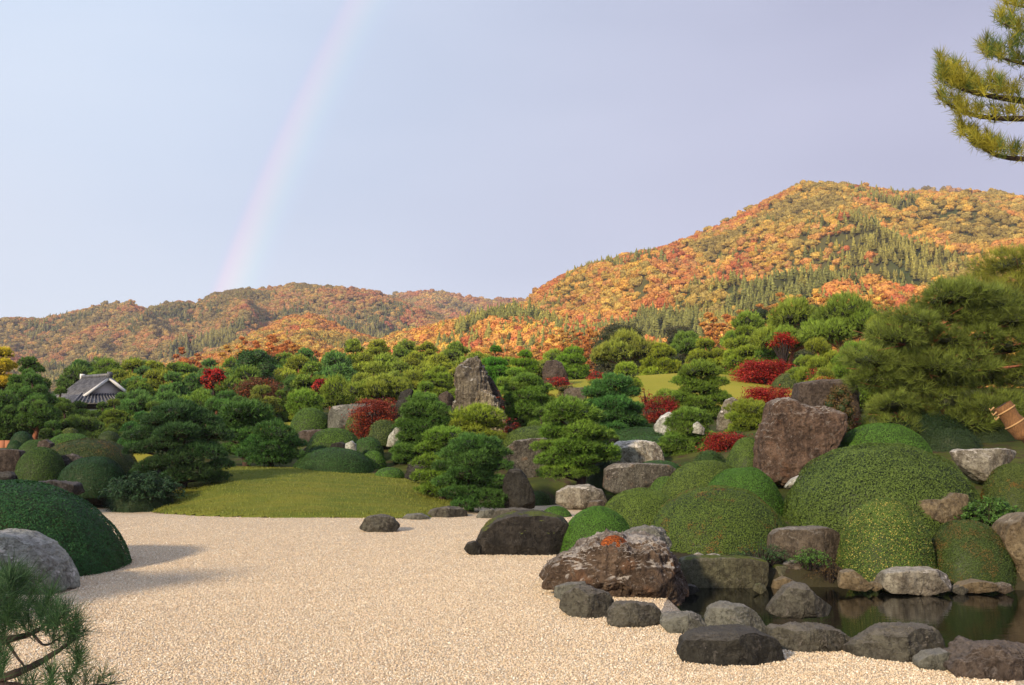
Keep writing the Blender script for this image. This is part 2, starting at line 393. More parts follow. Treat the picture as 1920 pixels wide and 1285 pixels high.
def axis(a, b, step, lo, hi, g=1.35):
    c = list(np.arange(a, b + 1e-6, step)); s = step
    while c[-1] < hi: s *= g; c.append(c[-1] + s)
    s = step
    while c[0] > lo: s *= g; c.insert(0, c[0] - s)
    return np.array(c)
def grid_faces(ny, nx):
    j, i = np.meshgrid(np.arange(ny - 1), np.arange(nx - 1), indexing='ij'); a = (j * nx + i).ravel()
    return np.stack([a, a + 1, a + nx + 1, a + nx], 1)
gx = axis(-22, 32, .3, -2600, 2600); gy = axis(8, 70, .3, -60, 3200)
XX, YY = np.meshgrid(gx, gy); HZ = H(XX.ravel(), YY.ravel())
HZ = HZ + np.where((XX.ravel() > -60) & (YY.ravel() > 30), (fbm(np.stack([XX.ravel() * .35, YY.ravel() * .35, HZ * 0], 1), 3, 3) - .5) * .12, 0)
t = NT('garden_soil_and_moss'); w = t.world()
c = t.mix(t.ramp(t.noise(w, .7, 5, .6), .4, .62), (.095, .11, .024), (.05, .065, .018))
c = t.mix(t.ramp(t.noise(w, 1.9, 5, .65), .50, .62), c, (.07, .05, .03))
gsx = t.n('ShaderNodeSeparateXYZ'); t.L(w, gsx.inputs[0])
c = t.mix(t.ramp(gsx.outputs['Z'], .02, .35, .85, 0), c, (.045, .036, .024))
M_ground = t.end(t.bsdf(c, .95, t.noise(w, 30, 4, .7), .8, .03, spec=.1))
tag(link('ground', mesh_np('ground', np.column_stack([XX.ravel(), YY.ravel(), HZ]), grid_faces(len(gy), len(gx)), M_ground, smooth=True)), kind='structure')

# gravel sheet
t = NT('gravel'); w = t.world()
def vor(scale):
    v_ = t.n('ShaderNodeTexVoronoi'); v_.inputs['Scale'].default_value = scale; t.L(w, v_.inputs['Vector']); return v_
v1 = vor(70); sepc = t.n('ShaderNodeSeparateColor'); t.L(v1.outputs['Color'], sepc.inputs[0])
c = t.mix(sepc.outputs[0], (.56, .43, .28), (.77, .65, .48))
c = t.mix(t.math('GREATER_THAN', sepc.outputs[1], .86), c, (.30, .20, .12))
c = t.mix(t.math('GREATER_THAN', sepc.outputs[2], .86), c, (.85, .76, .62))
c = t.mix(t.ramp(t.noise(w, .55, 4, .6), .35, .65, 0, .25), c, (.52, .41, .29))
c = t.mix(t.ramp(v1.outputs['Distance'], .35, .8, 0, .40), c, (.22, .14, .08))
hh = t.math('ADD', t.math('MULTIPLY', v1.outputs['Distance'], -1.0), t.math('MULTIPLY', t.noise(w, 6, 3, .6), .5))
M_gravel = t.end(t.bsdf(c, .9, hh, .45, .012, spec=.2))
gxx = np.arange(-26, 15.01, .2); gyy = np.arange(-7, 34, .2); X2, Y2 = np.meshgrid(gxx, gyy)
sd_ = poly_sd(X2.ravel(), Y2.ravel(), GP)
z2 = (fbm(np.stack([X2.ravel() * .5, Y2.ravel() * .5, X2.ravel() * 0], 1), 5, 3) - .5) * .035 + (vnoise(np.stack([X2.ravel() * 2, Y2.ravel() * 2, X2.ravel() * 0], 1), 9) - .5) * .015
F2 = grid_faces(len(gyy), len(gxx)); keep = (sd_[F2] < .12).any(1)
z2 = z2 - .25 * sstep(-.02, .3, sd_)
gravel = tag(link('gravel', mesh_np('gravel', np.column_stack([X2.ravel(), Y2.ravel(), z2]), F2[keep], M_gravel, smooth=True)), kind='structure')

# loose pebbles of the near gravel, scattered as real stones
def instancer(name, pts, protos, attrs, kind='stuff', label=None):
    """one object that places the prototype meshes on points; attrs: idx, scl (vec), rot (vec), tint (colour)"""
    me = bpy.data.meshes.new(name); me.vertices.add(len(pts)); me.vertices.foreach_set('co', np.asarray(pts, np.float32).ravel())
    for k, v in attrs.items():
        v = np.asarray(v)
        if v.ndim == 1:
            a = me.attributes.new(k, 'INT', 'POINT'); a.data.foreach_set('value', v.astype(np.int32))
        else:
            a = me.attributes.new(k, 'FLOAT_VECTOR', 'POINT'); a.data.foreach_set('vector', v.astype(np.float32).ravel())
    me.update()
    o = link(name, me); tag(o, kind=kind)
    coll = bpy.data.collections.new(name + '_sources')
    for i, pm in enumerate(protos):
        po = bpy.data.objects.new('%s_source_%02d' % (name, i), pm); coll.objects.link(po)
    ng = bpy.data.node_groups.new(name + '_scatter', 'GeometryNodeTree')
    ng.interface.new_socket('Geometry', in_out='INPUT', socket_type='NodeSocketGeometry'); ng.interface.new_socket('Geometry', in_out='OUTPUT', socket_type='NodeSocketGeometry')
    N = ng.nodes.new; L = ng.links.new
    gi = N('NodeGroupInput'); go = N('NodeGroupOutput'); ci = N('GeometryNodeCollectionInfo'); ci.inputs['Collection'].default_value = coll
    ci.inputs['Separate Children'].default_value = True; ci.inputs['Reset Children'].default_value = True
    ip = N('GeometryNodeInstanceOnPoints'); ip.inputs['Pick Instance'].default_value = True
    def na(nm, ty):
        x = N('GeometryNodeInputNamedAttribute'); x.data_type = ty; x.inputs['Name'].default_value = nm; return x.outputs['Attribute']
    L(gi.outputs[0], ip.inputs['Points']); L(ci.outputs[0], ip.inputs['Instance'])
    L(na('idx', 'INT'), ip.inputs['Instance Index'])
    er = N('FunctionNodeEulerToRotation'); L(na('rot', 'FLOAT_VECTOR'), er.inputs[0]); L(er.outputs[0], ip.inputs['Rotation'])
    L(na('scl', 'FLOAT_VECTOR'), ip.inputs['Scale']); L(ip.outputs[0], go.inputs[0])
    md = o.modifiers.new('scatter', 'NODES'); md.node_group = ng
    return o
rs = np.random.RandomState(11)
t = NT('pebble'); a = t.n('ShaderNodeAttribute'); a.attribute_type = 'INSTANCER'; a.attribute_name = 'tint'
M_peb = t.end(t.bsdf(a.outputs['Color'], .8, spec=.25))
pebs = []
for k in range(4):
    V, F = ico(2); V = V * np.array([1, .75, .6]); V = V * (1 + .35 * (vnoise(V * 1.3 + k * 9, k) - .5))[:, None]
    pebs.append(mesh_np('pebble', V, F, M_peb, smooth=True))
NP = 520000
u = rs.rand(NP); yy = 8.6 + (27 - 8.6) * u; xx = (rs.rand(NP) * 2.0 - 1.12) * (yy * .56)
ok = (poly_sd(xx, yy, GP) < 0.02) & (rs.rand(NP) < np.clip((27 - yy) / 13, 0, 1) * .8 + .2); xx, yy = xx[ok], yy[ok]; n = len(xx)
zz = (fbm(np.stack([xx * .5, yy * .5, xx * 0], 1), 5, 3) - .5) * .035 + (vnoise(np.stack([xx * 2, yy * 2, xx * 0], 1), 9) - .5) * .015 + .003
pal = np.array([(.70, .56, .38), (.62, .46, .29), (.80, .70, .54), (.56, .41, .26), (.74, .58, .42), (.42, .30, .19), (.66, .52, .36), (.86, .80, .68)])
pal = pal * np.array([1.02, 1.05, 1.10])
pc = pal[rs.choice(8, n, p=[.25, .18, .14, .09, .16, .04, .11, .03])] * (0.85 + .3 * rs.rand(n, 1))
s0 = (.0055 + .0055 * rs.rand(n) ** 2)
instancer('gravel_pebbles', np.column_stack([xx, yy, zz + s0 * .35]), pebs, dict(idx=rs.randint(0, 4, n), scl=s0[:, None] * (.8 + .5 * rs.rand(n, 3)), rot=np.column_stack([rs.rand(n) * .8, rs.rand(n) * .8, rs.rand(n) * 6.3]), tint=pc))

# pond water
t = NT('pond_water'); w = t.world((1, 1, 1)); n1 = t.noise(t.world((1.2, 5, 1)), 1.6, 3, .5); n2 = t.noise(t.world((3, 14, 1)), 2.5, 2, .5)
b = t.bsdf((.003, .004, .003), .015, t.math('ADD', n1, t.math('MULTIPLY', n2, .35)), .10, .02, spec=.5)
M_water = t.end(b)
wx = np.linspace(0, 20, 41); wy = np.linspace(7, 18.5, 24); WX, WY = np.meshgrid(wx, wy)
tag(link('pond_water', mesh_np('pond_water', np.column_stack([WX.ravel(), WY.ravel(), np.full(WX.size, -.30)]), grid_faces(24, 41), M_water)), kind='structure')

# front lawn island: a swelling mound with a crisp turf lip
def lawn_mat(name, c1, c2, c3):
    t = NT(name); w = t.world(); ws = t.world((1, .35, 1))
    c = t.mix(t.ramp(t.noise(ws, .35, 4, .6), .38, .62), c1, c2)
    c = t.mix(t.ramp(t.noise(t.world((.4, 2.2, 1)), 1.2, 5, .65), .42, .68, 0, .6), c, c3)
    c = t.mix(t.ramp(t.noise(w, 28, 3, .8), .3, .75, 0, .5), c, tuple(x * .45 for x in c1))
    return t.end(t.bsdf(c, .9, t.noise(w, 40, 3, .8), .9, .04, spec=.08))
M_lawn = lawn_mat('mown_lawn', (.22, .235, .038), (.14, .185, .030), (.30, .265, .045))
M_hill = lawn_mat('yellow_turf', (.42, .38, .05), (.34, .34, .04), (.46, .37, .055))  # yellow grass of the hill, slope and bank
LP = np.array([tuple(G(*p)[:2]) for p in [(275, 956), (300, 963), (380, 968), (500, 971), (650, 972), (790, 972), (835, 962), (862, 948)]] + [cp(960, 30.0, 0)[:2], cp(950, 34, 0)[:2], cp(900, 37, 0)[:2], cp(700, 39, 0)[:2], cp(400, 39, 0)[:2], cp(300, 36, 0)[:2], cp(262, 31.5, 0)[:2], cp(262, 29, 0)[:2]])
_l = smooth_path(np.column_stack([np.vstack([LP, LP[:1]]), np.zeros(len(LP) + 1)]), 10)[:-1, :2]
lx = np.arange(-15, 4, .15); ly = np.arange(25, 40.5, .15); X3, Y3 = np.meshgrid(lx, ly); x3, y3 = X3.ravel(), Y3.ravel()
sdl = poly_sd(x3, y3, _l)
crest_px = np.array([200, 300, 430, 550, 700, 800, 860, 960]); crest_py = np.array([905, 888, 877, 879, 889, 899, 915, 935.])
pxs = 960 + x3 / np.maximum(y3, 1) * FPX
top = EYE - (np.interp(pxs, crest_px, crest_py) - HPY) / FPX * 35.0
din = np.clip(-sdl, 0, None)
front = np.clip((y3 - 26.2) / (35.0 - 26.2), 0, 1)
prof = .16 * (1 - np.exp(-din / .22)) + (top - .16) * np.sin(front * math.pi / 2) ** 1.15 * sstep(0, 2.2, din)
z3 = np.where(sdl < .15, prof, -1) + np.where(sdl > 0, -.3 * sdl, 0)
z3 += (vnoise(np.stack([x3 * .5, y3 * .5, x3 * 0], 1), 4) - .5) * .06 * sstep(0, 1, din)
F3 = grid_faces(len(ly), len(lx)); k3 = (sdl[F3] < .1).all(1)
Lawn = (x3, y3, z3, sdl)
tag(link('lawn', mesh_np('lawn', np.column_stack([x3, y3, z3]), F3[k3], M_lawn, smooth=True)), kind='structure')
def hlawn(x, y):
    i = int(round((x + 15) / .15)); j = int(round((y - 25) / .15))
    if 0 <= i < len(lx) and 0 <= j < len(ly) and sdl[j * len(lx) + i] < -.1: return z3[j * len(lx) + i]
    return -9
def gz(x, y): return max(h1(x, y), hlawn(x, y))
# grass blades along the lawn (real turf relief)
nb = 110000; bx = rs.uniform(-14.5, 3.6, nb); by = rs.uniform(25.6, 36, nb)
ix = np.clip(((bx + 15) / .15).round().astype(int), 0, len(lx) - 1); iy = np.clip(((by - 25) / .15).round().astype(int), 0, len(ly) - 1)
sb = sdl[iy * len(lx) + ix]; okb = (sb < -.02) & ((sb > -.5) | (rs.rand(nb) < .35)); bx, by = bx[okb], by[okb]; ii = (iy * len(lx) + ix)[okb]; bz = z3[ii]
hb = .025 + .03 * rs.rand(len(bx)); an = rs.rand(len(bx)) * 6.28; wdt = .012
V = np.concatenate([np.column_stack([bx - wdt * np.cos(an), by - wdt * np.sin(an), bz - .02]), np.column_stack([bx + wdt * np.cos(an), by + wdt * np.sin(an), bz - .02]), np.column_stack([bx + .02 * np.sin(an), by + .02 * np.cos(an), bz + hb])])
m_ = len(bx); F = np.stack([np.arange(m_), np.arange(m_) + m_, np.arange(m_) + 2 * m_], 1)
M_blade = foliage_mat('grass_blades', tint_src=(.21, .23, .04), transl=.2, lo=.7, hi=1.3)
M_blade.node_tree.nodes  # colour set below through the shared tint
tag(link('lawn_grass', mesh_np('lawn_grass', V, F, M_blade, attrs={'rnd': rs.rand(m_)})), kind='stuff')

def patch(name, poly, mat, lift=.03, step=.3):
    poly = np.array(poly); a0, a1 = poly.min(0), poly.max(0); px_ = np.arange(a0[0], a1[0], step); py_ = np.arange(a0[1], a1[1], step)
    A, B = np.meshgrid(px_, py_); a, b = A.ravel(), B.ravel(); s = poly_sd(a, b, poly); z = H(a, b) + lift * sstep(0, -1.5, s) - .05
    F = grid_faces(len(py_), len(px_)); k = (s[F] < .1).all(1)
    tag(link(name, mesh_np(name, np.column_stack([a, b, z]), F[k], mat, smooth=True)), kind='structure')
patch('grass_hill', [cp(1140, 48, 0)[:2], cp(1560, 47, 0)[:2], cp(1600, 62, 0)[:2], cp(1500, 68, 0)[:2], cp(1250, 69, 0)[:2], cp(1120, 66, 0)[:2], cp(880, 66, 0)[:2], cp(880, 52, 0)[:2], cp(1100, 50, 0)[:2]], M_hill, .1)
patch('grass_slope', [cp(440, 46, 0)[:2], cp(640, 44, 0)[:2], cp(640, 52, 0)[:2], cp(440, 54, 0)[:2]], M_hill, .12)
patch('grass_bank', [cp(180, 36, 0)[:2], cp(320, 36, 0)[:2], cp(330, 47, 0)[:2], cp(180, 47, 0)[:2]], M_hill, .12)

# ------------------------------------------------------------------ mountains
def ridge_mesh(name, ridge, Df, Dr, zf, mat, seed, fold=28, px0=None, px1=None, nu=260, nv=60, gully=110):
    ridge = np.array(ridge, float); px0 = px0 if px0 is not None else ridge[0, 0]; px1 = px1 if px1 is not None else ridge[-1, 0]
    u = np.linspace(px0, px1, nu); v = np.concatenate([np.linspace(0, 1, nv), 1 + np.linspace(.05, .8, 10)]); U, Vv = np.meshgrid(u, v)
    def surf(U, Vv):
        py = np.interp(U, ridge[:, 0], ridge[:, 1]); Drr = np.interp(U, *Dr) if isinstance(Dr, tuple) else Dr
        Dff = np.interp(U, *Df) if isinstance(Df, tuple) else Df
        zr = EYE + (HPY - py) / FPX * Drr
        Y = Dff + (Drr - Dff) * Vv; X = (U - 960) / FPX * Y
        vv = np.clip(Vv, 0, 1)
        base = zf + (zr - zf) * (.62 * vv + .38 * vv ** 2)
        back = np.where(Vv > 1, -(Vv - 1) * (Drr - Dff) * .5, 0)
        q = np.stack([X / gully + Y / (gully * 3.1), Y / (gully * 2.6), X * 0], -1).reshape(-1, 3)
        f1 = fbm(q, seed, 4, .5, ridged=True).reshape(X.shape) - .55
        q2 = np.stack([X / (gully * .33), Y / (gully * .5), X * 0], -1).reshape(-1, 3)
        f2 = vnoise(q2, seed + 5).reshape(X.shape) - .5
        env = np.sin(np.pi * np.clip(vv * .93 + .03, 0, 1)) ** .8
        z = base + env * (fold * 2.2 * f1 + fold * .35 * f2) + back
        # stay below the sight line of the ridge so that the outline keeps the photograph's
        lim = EYE + (HPY - py) / FPX * Y - 1.5 * (1 - vv)
        z = np.where(Vv <= 1, np.minimum(z, lim - (1 - vv) * 2), z)
        return X, Y, z
    X, Y, Z = surf(U, Vv)
    X = np.vstack([X[:1], X]); Y = np.vstack([Y[:1] - 4, Y]); Z = np.vstack([Z[:1] * 0 - 4, Z])   # skirt down into the valley floor
    tag(link(name, mesh_np(name, np.column_stack([X.ravel(), Y.ravel(), Z.ravel()]), grid_faces(len(v) + 1, nu), mat, smooth=True)), kind='structure')
    return surf, px0, px1
t = NT('forest_floor'); w = t.world(); M_floor = t.end(t.bsdf(t.mix(t.ramp(t.noise(w, .02, 5, .6), .4, .6), (.11, .10, .035), (.06, .075, .025)), 1.0, spec=0))
ridges = {}
ridges['far'] = ridge_mesh('far_mountain', [(640, 600), (700, 572), (740, 556), (800, 551), (850, 553), (900, 562), (980, 563), (1060, 572), (1200, 590)], 1500, 1950, 110, M_floor, 41, 30, nu=160)
ridges['left'] = ridge_mesh('left_mountain', [(-500, 640), (-100, 605), (0, 602), (60, 601), (130, 590), (200, 577), (240, 575), (270, 588), (300, 578), (330, 572), (365, 577), (400, 555), (440, 549), (500, 548), (555, 538), (590, 541), (640, 543), (700, 550), (745, 562), (790, 582), (840, 603), (900, 640), (960, 660)], 760, 1400, 25, M_floor, 42, 34, nu=320)
ridges['middle'] = ridge_mesh('wooded_knoll', [(230, 700), (330, 690), (400, 668), (450, 645), (500, 618), (540, 600), (580, 596), (615, 608), (660, 628), (700, 640), (760, 655), (850, 690)], 430, 800, 18, M_floor, 43, 14, nu=160, gully=70)
ridges['behind'] = ridge_mesh('back_summit', [(1600, 390), (1700, 362), (1740, 355), (1790, 353), (1850, 358), (1900, 370), (2100, 380)], 1150, 1500, 180, M_floor, 45, 12, nu=100, nv=30)
ridges['right'] = ridge_mesh('right_mountain', [(600, 680), (690, 656), (760, 634), (830, 616), (900, 598), (940, 588), (980, 573), (1010, 553), (1040, 532), (1100, 506), (1180, 487), (1260, 466), (1340, 436), (1400, 406), (1450, 376), (1500, 353), (1530, 344), (1580, 346), (1640, 354), (1700, 363), (1780, 362), (1850, 366), (1880, 361), (1920, 371), (2150, 390), (2500, 420)], ([600, 1000, 1500, 2500], [420, 330, 300, 280]), ([600, 1000, 1500, 2500], [720, 820, 900, 900]), 12, M_floor, 44, 40, nu=360, nv=80)

M_far = foliage_mat('forest_leaves', tint_src='instancer', lo=.6, hi=1.35, transl=0.0, rough=.9, spec=0.02, core=(.05, .035, .015))
def leafquads(C, N, size, rs_, spread=.8, aspect=.55):
    """diamond leaves at centres C, roughly facing normals N"""
    n = len(C); r = rs_.normal(size=(n, 3)); nn = N + spread * r * .6; nn /= np.linalg.norm(nn, axis=1)[:, None] + 1e-9
    a = np.cross(nn, rs_.normal(size=(n, 3))); a /= np.linalg.norm(a, axis=1)[:, None] + 1e-9; b = np.cross(nn, a)
    s = np.broadcast_to(np.asarray(size, float), (n,))[:, None]
    V = np.concatenate([C - a * s, C - b * s * aspect, C + a * s, C + b * s * aspect]); k = np.arange(n)
    return V, np.stack([k, k + n, k + 2 * n, k + 3 * n], 1)
def crown_proto(seed, cards=260, flat=.8, lumps=9, ls=.13):
    r_ = np.random.RandomState(seed); V0, F0 = ico(4)
    L_ = r_.normal(size=(lumps, 3)); L_[:, 2] = abs(L_[:, 2]) * .8; L_ /= np.linalg.norm(L_, axis=1)[:, None]; amp = .25 + .35 * r_.rand(lumps)
    def rad(D): return .68 + np.max(amp[None] * np.exp(-(((D[:, None] - L_[None]) ** 2).sum(-1)) / .22), 1) + .22 * (fbm(D * 4 + seed, seed, 3) - .5)
    V = V0 * rad(V0)[:, None] * np.array([1, 1, flat]); V[:, 2] = np.where(V[:, 2] < -.35, -.35 + (V[:, 2] + .35) * .3, V[:, 2])
    D = r_.normal(size=(cards, 3)); D[:, 2] = np.abs(D[:, 2]) - .35; D /= np.linalg.norm(D, axis=1)[:, None]
    C = D * rad(D)[:, None] * np.array([1, 1, flat]) * (1 + .12 * r_.rand(cards, 1)); Vl, Fl = leafquads(C, D, ls * (.6 + .8 * r_.rand(cards)), r_, 1.3, .7)
    rn = np.concatenate([.1 + .75 * vnoise(V0[F0].mean(1) * 7, seed), r_.rand(cards)])
    return mesh_np('crown', np.vstack([V, Vl]), [F0, Fl + len(V)], M_far, attrs={'rnd': rn})
def cedar_proto(seed):
    r_ = np.random.RandomState(seed); V = []; F = []; n = 0
    for k in range(11):
        z0 = -.2 + k * .125 * 1.1; rr = (.36 * (1 - (k / 11) ** 1.25)) + .03; s = 9; th = np.linspace(0, 6.283, s, endpoint=False) + r_.rand()
        rj = rr * (.65 + .6 * r_.rand(s)); V += [(0, 0, z0 + .26)] + [(math.cos(a_) * b_, math.sin(a_) * b_, z0 - .03 * r_.rand()) for a_, b_ in zip(th, rj)]
        F += [(n, n + 1 + i, n + 1 + (i + 1) % s) for i in range(s)]; n += s + 1
    V = np.array(V); F = np.array(F)
    return mesh_np('cedar', V, F, M_far, attrs={'rnd': r_.rand(len(F)) * .9})
crowns = [crown_proto(s) for s in (1, 2, 3, 4, 5)]; cedars = [cedar_proto(s) for s in (6, 7, 8)]
PALB = np.array([(.56, .29, .075), (.54, .23, .07), (.50, .35, .08), (.37, .30, .085), (.50, .16, .065), (.42, .08, .05), (.25, .23, .075), (.44, .22, .10), (.16, .16, .055), (.60, .38, .07)])
def forest(name, key, n, wts, size, seed, cedar=.35, vmax=1.04, mute=0.0, edge=None, bright=1.0, warm_foot=0.0, vmin=0.0):
    surf, a, b = ridges[key]; r_ = np.random.RandomState(seed)
    U = r_.uniform(a, b, n); Vv = vmin + (vmax - vmin) * r_.rand(n) ** .85
    X, Y, Z = surf(U[None], Vv[None]); X, Y, Z = X[0], Y[0], Z[0]
    q = np.stack([X / 75, Y / 110, X * 0], 1); con = fbm(q, seed, 3) + .12 * (r_.rand(n) - .5)
    thr = np.quantile(con, 1 - cedar); isc = (con + .16 * (r_.rand(n) - .5) > thr) & (Vv < .93 - .15 * r_.rand(n)) & (Vv > .05)
    q2 = np.stack([X / 38, Y / 60, X * 0], 1); tone = fbm(q2, seed + 9, 4) + .30 * (r_.rand(n) - .5); tone = np.argsort(np.argsort(tone)) / n
    order = [5, 4, 1, 7, 0, 9, 2, 3, 6, 8]; cw = np.cumsum(np.array(wts, float)[order]); cw /= cw[-1]
    pc_ = PALB[order]; mid_ = cw - np.diff(np.concatenate([[0], cw])) / 2
    tj = np.clip(tone + .10 * (r_.rand(n) - .5), 0, 1); colr = np.stack([np.interp(tj, mid_, pc_[:, k_]) for k_ in range(3)], 1)
    colr = colr * .72 + np.array([.52, .29, .06]) * .30
    if warm_foot: 
        wf = (Vv < .22) & (r_.rand(n) < warm_foot); colr[wf] = PALB[r_.choice([0, 0, 9, 1, 4], wf.sum())]; isc &= ~wf
    cc = np.where(fbm(q * 3, seed + 3, 2)[:, None] > .52, np.array([.32, .28, .065]), np.array([.22, .22, .06]))
    colr = np.where(isc[:, None], cc, colr) * (.78 + .38 * r_.rand(n, 1)) * bright
    grey = colr.mean(1, keepdims=True) * np.array([1.05, .95, .85]); colr = colr * (1 - mute) + grey * mute
    s = size * (.6 + .9 * r_.rand(n) ** 1.5); 
    scl = np.where(isc[:, None], np.stack([s * 1.45, s * 1.45, s * 1.1 * (.7 + .6 * r_.rand(n))], 1), np.stack([s, s, s * (.75 + .5 * r_.rand(n))], 1))
    idx = np.where(isc, 5 + r_.randint(0, 3, n), r_.randint(0, 5, n))
    rot = np.column_stack([(r_.rand(n) - .5) * .25, (r_.rand(n) - .5) * .25, r_.rand(n) * 6.28])
    instancer(name, np.column_stack([X, Y, Z + np.where(isc, s * .3, s * .35)]), crowns + cedars, dict(idx=idx, scl=scl, rot=rot, tint=colr))
forest('right_mountain_forest', 'right', 46000, [17, 8, 16, 20, 5, 3, 18, 10, 7, 8], 2.9, 61, cedar=.27, bright=1.18, warm_foot=.6)
forest('left_mountain_forest', 'left', 40000, [11, 7, 8, 16, 4, 1.5, 22, 13, 15, 2], 3.6, 62, cedar=.42, mute=.15, bright=1.05)
forest('far_mountain_forest', 'far', 8000, [12, 8, 9, 14, 4, 1, 16, 18, 8, 2], 5.6, 63, cedar=.2, mute=.12, bright=1.05)
forest('knoll_forest', 'middle', 8500, [22, 12, 12, 14, 6, 2, 14, 10, 6, 6], 2.6, 64, cedar=.12, bright=1.1, warm_foot=.9)
forest('back_summit_forest', 'behind', 1200, [10, 12, 4, 8, 6, 1, 12, 26, 10, 2], 6.0, 65, cedar=0.02, mute=.2)

# ------------------------------------------------------------------ pine foliage pads
def pad_proto(seed, tufts, blades, bl, bw, hgt=.5, core=.86, irr=.35, under=.25, droop=0.0):
    """a cloud-pruned foliage pad of unit radius: needle tufts over a lumpy dome with a twiggy heart"""
    r_ = np.random.RandomState(seed); V0, F0 = ico(3)
    ph = r_.rand(4) * 6.28
    def rad(D):
        th = np.arctan2(D[:, 1], D[:, 0]); e = 1 + irr * .5 * (np.sin(2 * th + ph[0]) * .35 + np.sin(3 * th + ph[1]) * .3 + np.sin(5 * th + ph[2]) * .22)
        e = e * (1 + irr * .9 * (vnoise(D * 2.4 + seed * 3.1, seed) - .5))
        h = np.where(D[:, 2] > 0, hgt, hgt * .35)
        return D * np.stack([e, e, h * (1 + irr * 1.2 * (vnoise(D * 2.9 + seed, seed + 1) - .5))], 1)
    Vc = rad(V0) * core * np.array([1, 1, .92])
    D = r_.normal(size=(tufts, 3)); D[:, 2] = np.where(r_.rand(tufts) < under, -abs(D[:, 2]) * .5, abs(D[:, 2])); D /= np.linalg.norm(D, axis=1)[:, None]
    C = rad(D) * (.86 + .2 * r_.rand(tufts, 1)); Nn = D * np.array([1, 1, 1.3]) + np.array([0, 0, .55 - droop]); Nn /= np.linalg.norm(Nn, axis=1)[:, None]
    K = tufts * blades; Cb = np.repeat(C, blades, 0); Nb = np.repeat(Nn, blades, 0) + r_.normal(size=(K, 3)) * .52; Nb /= np.linalg.norm(Nb, axis=1)[:, None]
    side = np.cross(Nb, r_.normal(size=(K, 3))); side /= np.linalg.norm(side, axis=1)[:, None]
    ln = bl * (.6 + .7 * r_.rand(K, 1)); 
    V = np.concatenate([Cb - side * bw, Cb + side * bw, Cb + Nb * ln]); k = np.arange(K)
    F = np.stack([k, k + K, k + 2 * K], 1)
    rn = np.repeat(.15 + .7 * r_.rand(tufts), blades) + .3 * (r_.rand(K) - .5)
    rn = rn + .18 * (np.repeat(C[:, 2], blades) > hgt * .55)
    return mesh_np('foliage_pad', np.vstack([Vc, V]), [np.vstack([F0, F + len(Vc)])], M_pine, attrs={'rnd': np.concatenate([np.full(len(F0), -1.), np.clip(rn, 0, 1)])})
PADS = {'near': [pad_proto(100 + i, 620, 9, .19, .015, hgt=.45, core=.72, irr=.6) for i in range(5)],
        'mid': [pad_proto(120 + i, 420, 8, .22, .021, hgt=.5, core=.76, irr=.6) for i in range(6)],
        'far': [pad_proto(140 + i, 230, 6, .27, .036, hgt=.55, core=.78, irr=.6) for i in range(6)],
        'loose': [pad_proto(160 + i, 420, 13, .34, .0075, hgt=.62, core=.55, irr=.7, under=.35) for i in range(5)],
        'ball': [pad_proto(180 + i, 520, 8, .17, .02, hgt=.8, core=.9, irr=.18) for i in range(3)]}

